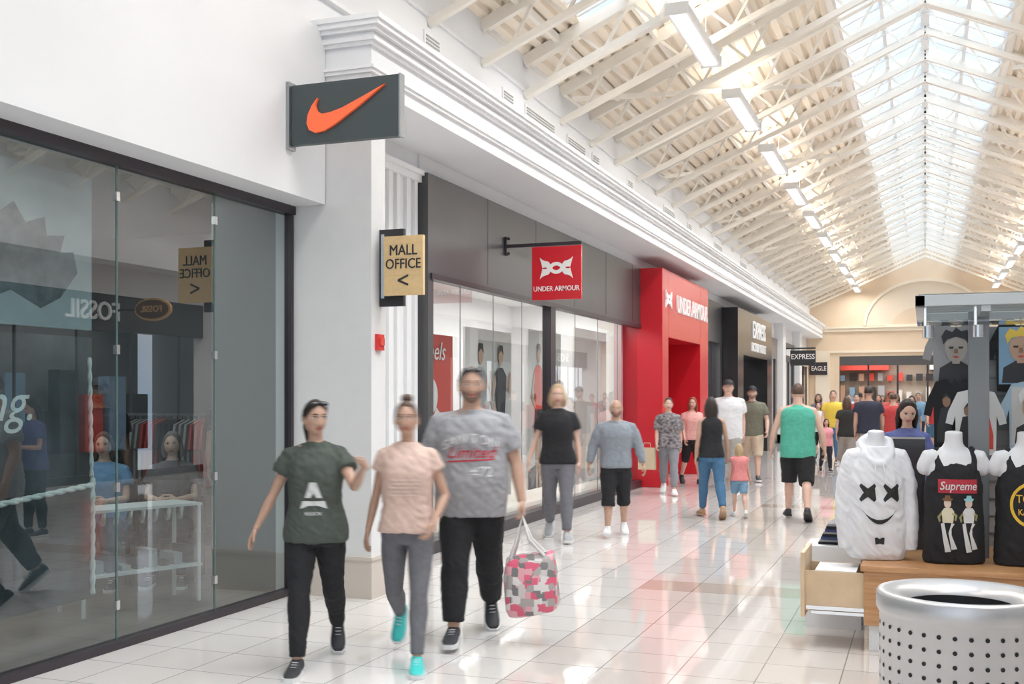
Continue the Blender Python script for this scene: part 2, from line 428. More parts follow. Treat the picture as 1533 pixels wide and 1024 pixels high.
poster('window_poster',-5.3,17.0,18.9,0.2,2.75,mat('print_blush',(0.72,0.62,0.6),0.5),[([(0.3,0),(0.7,0),(0.62,0.5),(0.38,0.5)],M_pw)])

mb=MB()
mb.box(-5.6,-4.4,19.4,19.9,0,3.94,0); mb.box(-5.6,-4.4,22.95,23.84,0,3.94,0); mb.box(-5.6,-4.4,19.9,22.95,2.71,3.94,0)
mb.box(-7.2,-5.6,19.42,19.5,0,3.4,0);mb.box(-7.2,-5.6,23.75,23.84,0,3.4,0);mb.box(-7.3,-7.2,19.42,23.84,0,3.4,1);mb.box(-7.2,-5.6,19.42,23.84,3.3,3.4,1)
mb.box(-5.62,-5.58,22.2,22.95,0,2.71,0)
pr=mb.obj('red_entrance_portal',[M_red,mat('portal_in',(0.5,0.1,0.1),0.5)],bevel=0.012)
def strip(mbx,pts,ws,o,ux,uy,n,th,mi=0):
    L=[];R=[]
    for i,p in enumerate(pts):
        a=pts[max(0,i-1)];b=pts[min(len(pts)-1,i+1)]
        d=V((b[0]-a[0],b[1]-a[1]));d.normalize();nn=V((-d.y,d.x))
        L.append((p[0]+nn.x*ws[i],p[1]+nn.y*ws[i]));R.append((p[0]-nn.x*ws[i],p[1]-nn.y*ws[i]))
    mbx.prism(L+R[::-1],o,ux,uy,n,th,mi)
def ualogo(mbx,s,o,ux,uy,n,th,mi=0):
    # two interlocking cup shapes with thick wing-like arms
    low=[(0,-.34),(.16,-.32),(.30,-.24),(.41,-.12),(.50,-.02),(.60,.04),(.74,.05),(.84,.02)]
    tip=[(.90,.30),(1.0,.62)]
    upp=[(.84,.48),(.66,.41),(.50,.38),(.40,.28),(.30,.08),(.20,-.06),(.10,-.12),(0,-.14)]
    half=low+tip+upp
    full=half+[(-x,y) for x,y in half[::-1][1:-1]]
    for sg in (1,-1):
        mbx.prism([(x*s,y*s*sg) for x,y in full],o+n*(0.0006*(sg+1)),ux,uy,n,th,mi)
mb=MB(); mb.text('UNDER ARMOUR',0.46,(-4.40,22.1,3.36),Y_,Z_,X_,0.03,0,0.006,sx=0.86)
ualogo(mb,0.25,V((-4.40,19.85,3.40)),Y_,Z_,X_,0.03,0)
mb.obj('lettering',[mat('letter_white',(0.9,0.9,0.9),0.4,emit=0.05)],parent=pr)

# ------------------------------------------------------------ farther shop fronts on left
def shopfront(name,y0,y1,ztop,zhead,fm,intcol,sign=None,x=-4.8,mull=1.3):
    m=MB(); m.box(-5.1,x,y0,y1,zhead,ztop,0); m.box(-5.1,x,y0,y0+0.25,0,zhead,0); m.box(-5.1,x,y1-0.25,y1,0,zhead,0)
    m.box(x-0.1,x+0.02,y0,y1,0,0.12,1)
    k=y0+0.25
    while k<y1-0.3: m.box(x-0.08,x-0.02,k-0.02,k+0.02,0.12,zhead,1); k+=mull
    m.quad((x-0.05,y0+0.25,0.12),(x-0.05,y1-0.25,0.12),(x-0.05,y1-0.25,zhead),(x-0.05,y0+0.25,zhead),2)
    m.box(-6.7,-6.6,y0,y1,0,3.4,3); m.box(-6.7,-5.1,y0,y0+0.05,0,3.4,3); m.box(-6.7,-5.1,y1-0.05,y1,0,3.4,3);m.box(-6.7,-5.1,y0,y1,3.3,3.4,3)
    for i in range(int((y1-y0)/0.6)):
        yy=y0+0.4+i*0.6; c=random.choice([4,5,6,7]); m.box(-6.3,-6.1,yy,yy+0.4,0.7+0.2*random.random(),1.6+0.5*random.random(),c)
    ob=m.obj(name,[fm,M_frame,M_glassU,intcol,M_pr,M_pw,M_pb,M_pbl])
    if sign:
        t=MB(); t.text(sign,0.38,(x,(y0+y1)/2,(ztop+zhead)/2),Y_,Z_,X_,0.04,0,0.008); t.obj('lettering',[MATS['letter_white']],parent=ob)
    area('shop_lamp',(-5.8,(y0+y1)/2,3.25),(0,0,0),0.8,(y1-y0)*0.7,40)
    return ob
shopfront('window_3_shopfront',23.85,27.88,3.94,2.95,M_char,MATS['display_wall'])
mb=MB()
mb.box(-5.1,-4.4,27.9,28.8,0,3.87,0); mb.box(-5.1,-4.4,33.4,34.4,0,3.87,0); mb.box(-5.1,-4.4,28.8,33.4,2.7,3.87,0)
mb.box(-8,-7.9,27.9,34.4,0,3.4,1); mb.box(-7.9,-5.1,34.3,34.4,0,3.4,1)
mb.box(-6.8,-6.6,29,33,0.8,1.9,2);mb.box(-7.9,-5.1,27.9,34.4,3.3,3.4,1)
bx=mb.obj('black_entrance_portal',[mat('gloss_black',(0.02,0.02,0.022),0.2),M_in_dark,M_pp])
t=MB(); t.text('EXPRESS',0.66,(-4.40,31.6,3.42),Y_,Z_,X_,0.03,0,0.006); t.text('FACTORY OUTLET',0.34,(-4.40,31.6,2.96),Y_,Z_,X_,0.02,0,0.004); t.obj('lettering',[MATS['letter_white']],parent=bx)
area('shop_lamp',(-6.2,31,3.2),(0,0,0),0.8,4,35)
shopfront('window_4_shopfront',34.42,38.98,3.6,2.9,mat('taupe',(0.25,0.22,0.2),0.5),M_in_dark,'KAY')
mb=MB(); mb.box(-5.1,-4.6,39.0,39.8,0,4.15,0); mb.box(-5.1,-4.6,44.4,45.2,0,4.15,0); mb.box(-5.1,-4.55,39.0,39.8,0,0.3,1); mb.obj('wall_left_pilasters',[M_white2,M_base])
shopfront('window_5_shopfront',39.82,44.38,3.6,2.9,M_char,MATS['display_wall'],'OUTLET')
shopfront('window_6_shopfront',45.22,49.9,3.6,2.9,M_cream,M_in_dark,'EAGLE')
mb=MB()
for a,b in ((34.42,38.98),(39.82,44.38),(45.22,49.9)): mb.box(-5.1,-4.88,a,b,3.6,3.96,0)
mb.obj('wall_left_infill',[M_white])

# ------------------------------------------------------------ hanging signs
mb=MB()
mb.box(-4.58,-3.65,7.37,7.43,3.58,4.04,0)
mb.box(-4.62,-4.59,7.35,7.45,3.55,4.07,1); mb.box(-4.6,-4.56,7.385,7.415,3.66,3.72,1); mb.box(-4.6,-4.56,7.385,7.415,3.9,3.96,1)
mb.box(-3.66,-3.645,7.365,7.435,3.575,4.045,1)
sw=[(581,136),(545,151),(512,164),(492,169),(478,170),(470,165),(467,156),(471,146),(462,156),(455,169),(453,182),(457,192),(467,197),(482,195),(500,187),(540,163)]
cx,cy,k=517,167,0.0052
pl=[((p[0]-cx)*k,(cy-p[1])*k) for p in sw]
mb.prism(pl,(-4.1,7.37,3.81),X_,Z_,-Y_,0.025,2)
mb.prism([(-a,b) for a,b in pl],(-4.1,7.43,3.81),X_,Z_,Y_,0.025,2)
mb.obj('projecting_shop_sign',[mat('sign_dark_green',(0.05,0.066,0.07),0.45),mat('sign_metal',(0.35,0.37,0.38),0.3,metal=0.7),mat('sign_orange',(0.95,0.15,0.05),0.4,emit=0.12)])
mb=MB()
M_tan=mat('sign_tan',(0.76,0.54,0.28),0.4,var=0.05,vscale=30)
mb.box(-4.2,-3.98,8.10,8.14,2.38,3.01,1)
mb.box(-4.12,-3.77,8.02,8.06,2.46,2.94,0); mb.box(-4.15,-4.12,8.03,8.05,2.44,2.96,2)
for z in (2.5,2.9): mb.box(-4.0,-3.98,8.05,8.11,z-0.02,z+0.02,2)
for z in (2.62,2.765,2.875): mb.box(-4.12,-3.77,8.019,8.02,z-0.001,z+0.001,3)
for tx,z,s in (('MALL',2.82,0.12),('OFFICE',2.71,0.115),('<',2.57,0.19)):
    mb.text(tx,s,(-3.945,8.02,z),X_,Z_,-Y_,0.004,1,0.0,sx=0.86 if tx!='<' else 1)
    mb.text(tx,s,(-3.9435,8.02,z+0.001),X_,Z_,-Y_,0.0035,1,0.0,sx=0.86 if tx!='<' else 1)
    mb.text(tx,s,(-3.9465,8.02,z),X_,Z_,-Y_,0.003,1,0.0,sx=0.86 if tx!='<' else 1)
mb.obj('mall_office_sign',[M_tan,M_pb,M_chrome,mat('tan_line',(0.6,0.42,0.2),0.5)])
mb=MB()
mb.box(-4.45,-3.83,12.56,12.60,2.80,3.44,0)
mb.box(-4.79,-3.83,12.565,12.595,3.45,3.49,1); mb.box(-4.795,-4.77,12.54,12.62,3.36,3.58,1); mb.beam((-4.79,12.58,3.56),(-4.74,12.58,3.56),0.03,0.03,1); mb.beam((-4.79,12.58,3.38),(-4.74,12.58,3.38),0.03,0.03,1)
ualogo(mb,0.21,V((-4.14,12.56,3.18)),X_,Z_,-Y_,0.006,2)
mb.text('UNDER ARMOUR',0.085,(-4.14,12.56,2.93),X_,Z_,-Y_,0.006,2,0.008,sx=0.88)
mb.obj('hanging_shop_sign',[M_red,M_frame,M_pw])
mb=MB()
mb.box(-4.5,-3.63,40.26,40.34,2.71,3.25,0); mb.box(-4.79,-3.63,40.28,40.32,3.3,3.35,0)
mb.text('EXPRESS',0.26,(-4.065,40.26,3.02),X_,Z_,-Y_,0.01,1,0.008,sx=0.85)
mb.obj('hanging_shop_sign',[M_pb,M_pw])
mb=MB(); mb.box(-4.2,-4.17,8.02,8.13,2.02,2.15,0); mb.box(-4.17,-4.155,8.04,8.11,2.06,2.12,1); mb.obj('fire_alarm',[mat('alarm_red',(0.7,0.03,0.03),0.35),M_pr])

# ------------------------------------------------------------ right wall
mb=MB()
mb.box(4.75,5.0,Y0,YE,4.7,6.05,0); mb.box(4.2,5.1,Y0,YE,4.15,4.7,0); mb.box(4.8,5.1,Y0,YE,3.6,4.15,0)
for y in (-2,6.5,13,20.5,27,34,41,49): mb.box(4.4,5.1,y-0.35,y+0.35,0,4.15,0)
mb.obj('wall_right',[M_white])
ys=[-9,-2,6.5,13,20.5,27,34,41,49]
names=['GILDAN','OUTLET','LEATHER','FOSSIL','','GAP','',"SHOES"]
for i in range(8):
    y0,y1=ys[i]+0.35,ys[i+1]-0.35
    m=MB(); m.box(4.85,5.1,y0,y1,2.9,3.6,0); m.box(4.85,4.9,y0,y1,0,0.15,0)
    k=y0
    while k<y1: m.box(4.86,4.9,k-0.02,k+0.02,0,2.9,0); k+=1.5
    m.box(6.6,6.7,y0,y1,0,3.4,1); m.box(5.12,6.6,y0-0.2,y0-0.1,0,3.4,1); m.box(5.12,6.7,y0-.2,y1+.2,3.35,3.45,1)
    for q in range(int((y1-y0)/0.7)):
        yy=y0+0.3+q*0.7; m.box(6.0,6.3,yy,yy+0.5,0.5,1.2+random.random(),random.choice([2,3,4,5]))
    ob=m.obj('window_%d_shopfront'%(i+10),[M_char,M_in_grey,M_pr,M_pw,M_pb,M_pbl])
    if names[i]:
        t=MB(); t.text(names[i],0.5,(4.85,(y0+y1)/2,3.25),-Y_,Z_,-X_,0.04,0,0.008); t.obj('lettering',[MATS['letter_white'],],parent=ob)
    area('shop_lamp',(5.8,(y0+y1)/2,3.25),(0,0,0),0.8,(y1-y0)*0.6,60)
mb=MB(); mb.prism(ell(0,0,0.42,0.22,32),(3.95,17.4,3.3),X_,Z_,-Y_,0.06,0); mb.prism(ell(0,0,0.38,0.18,32),(3.95,17.33,3.3),X_,Z_,-Y_,0.02,1); mb.text('FOSSIL',0.17,(3.95,17.31,3.3),X_,Z_,-Y_,0.01,0,0.008); mb.box(4.3,4.8,17.35,17.39,3.28,3.32,2)
mb.obj('hanging_oval_sign',[mat('sign_gold',(0.8,0.5,0.2),0.4),mat('sign_brown',(0.1,0.05,0.03),0.4),M_frame])

# ------------------------------------------------------------ end wall
mb=MB()
def ewall(poly,yy=YE,th=0.2,mi=0): mb.prism(poly,(0,yy,0),X_,Z_,Y_,th,mi)
ewall([(-5.1,0),(-3.5,0),(-3.5,3.35),(3.5,3.35),(3.5,0),(5.1,0),(5.1,rz(5.1)),(0,RID+0.15),(-5.1,rz(5.1))])
mb.box(-5.0,5.0,YE-0.12,YE,4.42,4.56,1); mb.box(-5.0,5.0,YE-0.2,YE,4.56,4.62,1); mb.box(-5,5,YE-0.08,YE,3.5,3.6,1)
arc=[(2.45*math.cos(math.pi*i/24),4.66+1.9*math.sin(math.pi*i/24)) for i in range(25)]
mb.prism([(p[0]*0.97,4.66+(p[1]-4.66)*0.97) for p in arc],(0,YE,0),X_,Z_,-Y_,0.02,2)
pts=arc; strip(mb,pts,[0.06]*len(pts),V((0,YE,0)),X_,Z_,-Y_,0.09,1)
mb.box(-1.6,1.6,YE-0.06,YE,4.62,4.7,1); 
arc2=[(1.3*math.cos(math.pi*i/20),4.7+0.75*math.sin(math.pi*i/20)) for i in range(21)]
mb.prism(arc2,(0,YE-0.02,0),X_,Z_,-Y_,0.03,0)
for xx in (-4.2,4.2): mb.box(xx-0.3,xx+0.3,YE-0.15,YE,0,3.5,1)
mb.obj('wall_end',[M_cream,mat('cream_trim',(0.84,0.75,0.62),0.6),M_cream2])
mb=MB()
mb.box(-3.5,3.5,YE,YE+0.1,2.95,3.35,0)
for x in (-3.5,-2.3,-1.1,0.1,1.3,2.5,3.45): mb.box(x-0.04,x+0.04,YE+0.02,YE+0.08,0,2.95,1)
mb.box(-5,5,56,56.2,0,3.6,2); mb.box(-5,5,50.2,56,3.5,3.6,2);mb.box(-5.1,-5,50.2,56,0,3.6,2);mb.box(5,5.1,50.2,56,0,3.6,2)
for r,(z_,h_) in enumerate(((0.3,0.8),(1.3,0.9),(2.35,0.45))):
    for c in range(22):
        w_=0.18+0.14*random.random()
        mb.box(-4.7+c*0.43,-4.7+c*0.43+w_,55.4,55.8,z_,z_+h_*(0.55+0.4*random.random()),3+random.randrange(7))
mb.box(-4.9,-1.6,54.8,55.9,2.85,3.3,3); mb.box(0.2,1.8,54.8,55.9,2.85,3.3,8)
for q in range(12):
    x=-3.3+q*0.6; yq=51.3+(q%3)
    mb.box(x,x+0.36,yq,yq+0.4,0.0,0.75,2)
    for z_ in range(3): mb.box(x+0.02+0.1*z_,x+0.11+0.1*z_,yq+0.1,yq+0.25,0.75,1.0+0.3*random.random(),3+random.randrange(7))
mb.obj('window_end_shopfront',[M_char,M_frame,mat('end_shop_wall',(0.62,0.54,0.45),0.6),M_pr,M_pg,M_pb,M_pbl,M_psk,M_off,M_pg])
area('shop_lamp',(0,53,3.4),(0,0,0),7,4,220)
mb=MB(); mb.box(-4.75,-4.0,YE-0.21,YE-0.15,2.55,3.1,0) ; mb.text('EAGLE',0.28,(-4.35,YE-0.21,2.82),X_,Z_,-Y_,0.01,1,0.008,sx=0.8); mb.obj('wall_sign',[M_frame,M_pw])

# ------------------------------------------------------------ shop interior content (left)
mb=MB()
mb.box(-5.45,-5.4,4.0,6.12,0.25,2.05,0); mb.box(-5.45,-5.4,4.0,6.12,2.1,3.15,1)
mb.prism([(0.6,0.35),(0.75,0.15),(0.95,0.12),(1.2,0.22),(1.45,0.12),(1.62,0.2),(1.78,0.38),(1.74,0.52),(1.62,0.50),(1.66,0.62),(1.5,0.6),(1.48,0.72),(1.32,0.66),(1.22,0.78),(1.08,0.68),(0.95,0.76),(0.85,0.6),(0.7,0.6),(0.72,0.48)],(-5.4,4.2,2.1),Y_,Z_,X_,0.004,2)
mb.text('ning.',0.36,(-5.4,5.25,1.60),Y_,Z_,X_,0.004,3,0.0,shear=0.3)
def rope(p,q,r,mi,tw=26):
    p=V(p);q=V(q);n=60
    for ph in (0,math.pi):
        pts=[]
        for i in range(n+1):
            t=i/n; c=p.lerp(q,t)
            d=(q-p).normalized(); a=d.cross(X_).normalized();b=d.cross(a)
            an=ph+t*tw; pts.append(c+(a*math.cos(an)+b*math.sin(an))*r*0.6)
        mb.tube(pts,[r]*len(pts),mi,6)
rope((-5.33,4.2,0.90),(-5.33,6.06,1.04),0.014,3,tw=60)
rope((-5.33,6.05,1.08),(-5.33,6.05,0.30),0.012,3)
rope((-5.33,6.02,1.9),(-5.33,6.04,1.1),0.010,3)
mb.obj('window_display_banner',[mat('banner_dark',(0.08,0.085,0.10),0.6,var=0.6,vscale=2.5),mat('banner_light',(0.55,0.62,0.66),0.6,var=0.15,vscale=2),mat('banner_mid',(0.16,0.2,0.23),0.6,var=0.4,vscale=9),M_pw])
def clothing_rack(loc,rzv,L,cols):
    e=empty('clothing_rack',loc,rzv); m=MB()
    for s in (-1,1):
        m.beam((s*L/2,0,0.03),(s*L/2,0,1.45),0.03,0.03,0); m.beam((s*L/2,-0.25,0.02),(s*L/2,0.25,0.02),0.04,0.04,0)
    m.beam((-L/2,0,1.45),(L/2,0,1.45),0.03,0.03,0); m.beam((-L/2,0,0.3),(L/2,0,0.3),0.02,0.02,0)
    m.obj('rail_frame',[M_chrome],parent=e)
    g=MB(); n=int(L/0.07)
    for i in range(n):
        x=-L/2+0.06+i*(L-0.12)/n; mi=(i//3)%len(cols); h=0.62+0.08*random.random()
        poly=[(-0.06,0),(-0.22,-0.05),(-0.26,-0.3),(-0.20,-0.32),(-0.18,-0.2),(-0.18,-h),(0.18,-h),(0.18,-0.2),(0.20,-0.32),(0.26,-0.3),(0.22,-0.05),(0.06,0)]
        g.prism(poly,(x,0,1.40),Y_,Z_,X_,0.03,mi)
        g.beam((x+0.015,0,1.39),(x+0.015,0,1.46),0.006,0.006,mi)
    g.obj('garments',cols,parent=e)
c_r=mat('cloth_red',(0.45,0.06,0.05),0.8);c_k=mat('cloth_black',(0.02,0.02,0.024),0.85);c_b=mat('cloth_navy',(0.05,0.08,0.2),0.8);c_g=mat('cloth_grey',(0.3,0.3,0.31),0.8);c_w=mat('cloth_white',(0.8,0.8,0.8),0.8)
clothing_rack((-8.0,5.6,0),1.3,1.8,[c_r,c_k,c_b]); clothing_rack((-9.2,8.0,0),1.2,2.0,[c_k,c_b,c_w]); clothing_rack((-7.4,9.6,0),0.0,1.4,[c_k,c_g,c_r]); clothing_rack((-9.3,3.6,0),1.57,1.8,[c_w,c_r,c_k]); clothing_rack((-7.0,3.4,0),1.4,1.6,[c_k,c_g,c_b])
mb=MB()
for z in (0.30,0.78): mb.box(-0.5,0.5,-0.2,0.2,z,z+0.02,0)
for sx in (-0.48,0.48):
    for sy in (-0.18,0.18): mb.box(sx-0.012,sx+0.012,sy-0.012,sy+0.012,0,0.80,0)
for i in range(9):
    mb.tube([(-0.44+i*0.11,0,0.77),(-0.44+i*0.11,0.03,0.68)],[0.02,0.03],1,8)
    mb.box(-0.47+i*0.11,-0.40+i*0.11,-0.12,0.1,0.32,0.36+0.05*(i%3),2+(i%2))
mb.obj('display_shelf',[mat('shelf_white',(0.6,0.6,0.6),0.5),M_chrome,M_pb,c_g],loc=(-5.75,6.95,0)).rotation_euler=(0,0,1.2)
for x,y in ((-5.6,3.2),(-5.8,5.0),(-6.4,6.6),(-7.5,8.2),(-8.5,5.5),(-6.8,4.2)):
    e=MB(); e.cyl((0,0),0.06,0,0.14,0,18); e.cyl((0,0),0.05,-0.01,0,1,18); e.obj('downlight',[M_fix,MATS['spot_emit']],loc=(x,y,3.25))
area('shop_lamp',(-7.2,5.8,3.3),(0,0,0),3,6,85)

# ------------------------------------------------------------ people
def remesh(mb,voxel,it=3,disp=0.0,freq=(7,7,5),seed=0.0):
    me=mb.mesh('tmp',[]); o=bpy.data.objects.new('tmp',me)
    m=o.modifiers.new('r','REMESH'); m.mode='VOXEL'; m.voxel_size=voxel
    if it: s=o.modifiers.new('s','SMOOTH'); s.iterations=it; s.factor=0.5
    out=evalmesh(o)
    bpy.data.objects.remove(o); bpy.data.meshes.remove(me)
    if disp>0:
        nr=[v.normal.copy() for v in out.vertices]
        for v,nn in zip(out.vertices,nr):
            c=v.co; n1=noise.noise(V((c.x*freq[0]+seed,c.y*freq[1],c.z*freq[2]))); n2=noise.noise(V((c.x*20+seed+c.z*16,c.y*20-c.z*8,c.z*12)))
            v.co=c+nn*(disp*(n1*1.0+0.8*(0.5-abs(n2)*2)))
    out.polygons.foreach_set('use_smooth',[True]*len(out.polygons)); out.update()
    return out
def link(name,me,mats,parent):
    me.materials.clear()
    for m in mats: me.materials.append(m)
    me.name=name; o=bpy.data.objects.new(name,me); COL.objects.link(o); o.parent=parent; return o
def sellipse(c,rx,ry,n=24,e=2.3):
    r=[]
    for k in range(n):
        a=2*math.pi*k/n; ca,sa=math.cos(a),math.sin(a)
        r.append(V((c[0]+rx*math.copysign(abs(ca)**(2/e),ca),c[1]+ry*math.copysign(abs(sa)**(2/e),sa),c[2])))
    return r
PROF={'m':[(.84,.155,.11,0),(.92,.16,.115,0),(1.0,.150,.108,0),(1.08,.147,.105,0),(1.18,.155,.11,-.005),(1.28,.165,.118,-.008),(1.36,.168,.110,-.004),(1.42,.135,.088,0),(1.455,.09,.068,0.005),(1.49,.06,.058,.005)],
      'f':[(.84,.160,.112,.005),(.92,.163,.115,.005),(1.0,.140,.102,0),(1.08,.122,.092,0),(1.16,.127,.096,-.006),(1.25,.138,.116,-.018),(1.32,.142,.108,-.012),(1.39,.130,.086,0),(1.44,.08,.064,0.005),(1.48,.052,.052,.005)]}
def prof_at(sex,z):
    P=PROF[sex]
    if z<=P[0][0]: return P[0][1:]
    for a,b in zip(P[:-1],P[1:]):
        if z<=b[0]:
            t=(z-a[0])/(b[0]-a[0]); return tuple(a[i]*(1-t)+b[i]*t for i in (1,2,3))
    return P[-1][1:]
def path_cut(pts,rads,f0,f1):
    L=[0]
    for a,b in zip(pts[:-1],pts[1:]): L.append(L[-1]+(b-a).length)
    T=L[-1]
    def at(f):
        d=f*T
        for i in range(len(pts)-1):
            if d<=L[i+1]+1e-9:
                t=(d-L[i])/(L[i+1]-L[i]); return pts[i].lerp(pts[i+1],t),rads[i]*(1-t)+rads[i+1]*t
        return pts[-1],rads[-1]
    P=[at(f0)]; 
    for i in range(1,len(pts)-1):
        if f0*T+0.01<L[i]<f1*T-0.01: P.append((pts[i],rads[i]))
    P.append(at(f1)); return [p[0] for p in P],[p[1] for p in P]

def make_head(par,C,yaw,pitch,sex,skin,hair,style,lod,beard=False,extras=()):
    R=Matrix.Rotation(yaw,3,'Z')@Matrix.Rotation(pitch,3,'X')
    a,b,c=(0.077,0.098,0.118) if sex=='m' else (0.072,0.093,0.113)
    seg,rg=((72,64),(40,34),(20,18))[lod]
    def g(u): return math.exp(-u*u)
    def shape(n,off=0.0,face=True):
        x,y,z=n
        w=1.0;dp=1.0
        if z<0:
            t=-z; w-=(0.27 if sex=='m' else 0.32)*t**1.6
            if y>0: dp-=0.38*t
            else: dp-=0.08*t
        if y<0: w*=1-0.10*(-y)**2
        if z<0 and y<0.3: w*=1+0.12*g((z+0.55)/0.25)*g((y+0.0)/0.5)
        p=V((a*x*w,b*y*dp,c*z))
        if y<0 and face:
            px,pz=p.x,p.z
            p.y*=1-0.05*g(px/0.05)*g((pz+0.0)/0.06)
            nz=0.0
            if -0.046<pz<0.024:
                t=(0.024-pz)/0.070; nz=0.026*t**1.1*(1 if t<0.86 else max(0,(1-t)/0.14))
            p.y-=nz*g(px/(0.008+0.010*max(0,min(1,(0.01-pz)/0.05))))
            for sx in (-1,1):
                p.y+=0.012*g((px-sx*0.031)/0.015)*g((pz-0.008)/0.011)
                p.y-=0.006*g((px-sx*0.03)/0.022)*g((pz-0.027)/0.007)
                p.y-=0.005*g((px-sx*0.042)/0.018)*g((pz+0.022)/0.018)
                p.y+=0.003*g((px-sx*0.028)/0.006)*g((pz+0.05)/0.014)
            p.y-=0.007*g(px/0.022)*g((pz+0.055)/0.006)+0.006*g(px/0.018)*g((pz+0.067)/0.005)
            p.y+=0.005*g(px/0.024)*g((pz+0.061)/0.0025)+0.004*g(px/0.02)*g((pz+0.079)/0.006)
            p.y-=0.008*g(px/0.02)*g((pz+0.098)/0.014)
        if off: p+=V((x,y,z)).normalized()*off
        return p
    mb=MB()
    vs=[];nn=[]
    for i in range(rg+1):
        th=math.pi*(i+0.0001)/(rg+0.0002)
        for k in range(seg):
            ph=2*math.pi*k/seg; n=V((math.sin(th)*math.cos(ph),math.sin(th)*math.sin(ph),math.cos(th)))
            nn.append(n); vs.append(R@shape(n)+C)
    for i in range(rg):
        for k in range(seg):
            k2=(k+1)%seg; f=(i*seg+k,(i+1)*seg+k,(i+1)*seg+k2,i*seg+k2)
            n=(nn[f[0]]+nn[f[2]])/2; p=shape(n); mi=0
            if n.y<0:
                if abs(p.x)<0.024-abs(p.z+0.061)*0.6 and -0.0725<p.z<-0.049: mi=1
                if 0.012<abs(p.x)<0.047 and 0.0255<p.z-0.004*(1-abs(abs(p.x)-0.028)/0.02)<0.0325: mi=2
            if beard and n.y<0.15:
                line=-0.030-0.025*max(0,1-abs(p.x)/0.06)
                if (p.z<line and not(abs(p.x)<0.026 and -0.075<p.z<-0.049) and not (abs(p.x)<0.03 and p.z>-0.043)): mi=5
            mb.f.append(list(f)); mb.m.append(mi); mb.s.append(True)
    mb.v=[tuple(v) for v in vs]
    for sx in (-1,1):
        rot=R@Matrix.Rotation(sx*0.3,3,'Z')
        mb.ellipsoid(C+R@V((sx*a*0.98,0.012,-0.008)),(0.009,0.018,0.031),0,10,8,rot)
        if lod<2:
            ec=V((sx*0.031,-b*0.835,0.008))
            mb.ellipsoid(C+R@ec,(0.0135,0.0100,0.0085),3,14,8,R)
            mb.ellipsoid(C+R@(ec+V((0,-0.0070,0))),(0.0062,0.0042,0.0066),4,10,6,R)
            mb.ellipsoid(C+R@(ec+V((0,-0.0035,0.0075))),(0.0150,0.0085,0.0030),4 if sex=='f' else 0,12,6,R)
    sk=skin; kc=SKC[sk.name]
    lip=mat('lips_'+sk.name,tuple(min(1,x*y) for x,y in zip(kc,(0.80,0.45,0.48))),0.4)
    stub=mat('stubble_'+sk.name,tuple(x*y for x,y in zip(kc,(0.48,0.50,0.54))),0.8,var=0.25,vscale=90)
    hm=hair if hair else mat('brow',(0.08,0.05,0.035),0.8)
    mb.obj('head',[sk,lip,hm,mat('eye_white',(0.7,0.68,0.66),0.3),mat('eye_dark',(0.03,0.02,0.015),0.2),stub],parent=par)
    if style!='bald':
        th_={'short':0.008,'cap':0.004,'bun':0.009,'pony':0.010,'long':0.014,'bob':0.014}[style]
        low={'short':-0.25,'cap':-0.2,'bun':-0.35,'pony':-0.4,'long':-0.75,'bob':-0.7}[style]
        h=MB(); vv=[];bb=[]
        for n in nn:
                x,y,z=n
                jag=0.03*noise.noise(V((x*9,y*9,3)))
                o=((x/0.94)**2+((z+0.30)/0.97)**2)**0.5-1+jag if y<0.12 else 1
                if y>=0.0: o=max(o,(y-0.0)*1.2-0.1 if z<0.2 else o)
                bval=min(o,z-low)
                bb.append(bval); t=max(0,min(1,bval/0.25)); t=t*t*(3-2*t)
                off=-0.003+(th_+0.003)*t
                off+=(0.0035 if lod<2 else 0)*t*noise.noise(V((x*16,y*5+x*4,z*4 if style!='short' else z*16)))
                vv.append(R@shape(n,off,False)+C)
        for i in range(rg):
            for k in range(seg):
                k2=(k+1)%seg; f=(i*seg+k,(i+1)*seg+k,(i+1)*seg+k2,i*seg+k2)
                if max(bb[j] for j in f)>0: h.f.append(list(f));h.m.append(0);h.s.append(True)
        h.v=[tuple(v) for v in vv]
        def T(p): return C+R@V(p)
        if style=='bun':
            h.ellipsoid(T((0,0.035,c+0.018)),(0.040,0.040,0.034),0,14,10); h.ellipsoid(T((0.015,0.03,c+0.03)),(0.022,0.02,0.018),0,10,8)
        if style=='pony':
            h.tube([T((0,0.09,0.05)),T((0,0.135,0.02)),T((0,0.14,-0.07)),T((0,0.12,-0.17))],[0.022,0.028,0.025,0.008],0,10)
        if style in('long','bob'):
            L=0.24 if style=='long' else 0.12
            for sx in (-1,1):
                h.tube([T((sx*0.05,0.0,0.07)),T((sx*0.076,0.012,0.0)),T((sx*0.082,0.018,-0.07)),T((sx*0.076,0.012,-L))],[0.014,0.020,0.024,0.010],0,10)
            h.tube([T((0,0.06,0.05)),T((0,0.08,-0.04)),T((0,0.08,-0.12)),T((0,0.08,-L-0.03))],[0.06,0.07,0.068,0.035],0,14,sq=0.6)
            h.tube([T((-0.04,0.05,0.0)),T((-0.052,0.062,-0.10)),T((-0.05,0.06,-L-0.01))],[0.05,0.045,0.018],0,10,sq=0.7)
            h.tube([T((0.04,0.05,0.0)),T((0.052,0.062,-0.10)),T((0.05,0.06,-L-0.01))],[0.05,0.045,0.018],0,10,sq=0.7)
        h.obj('hair',[hair],parent=par)
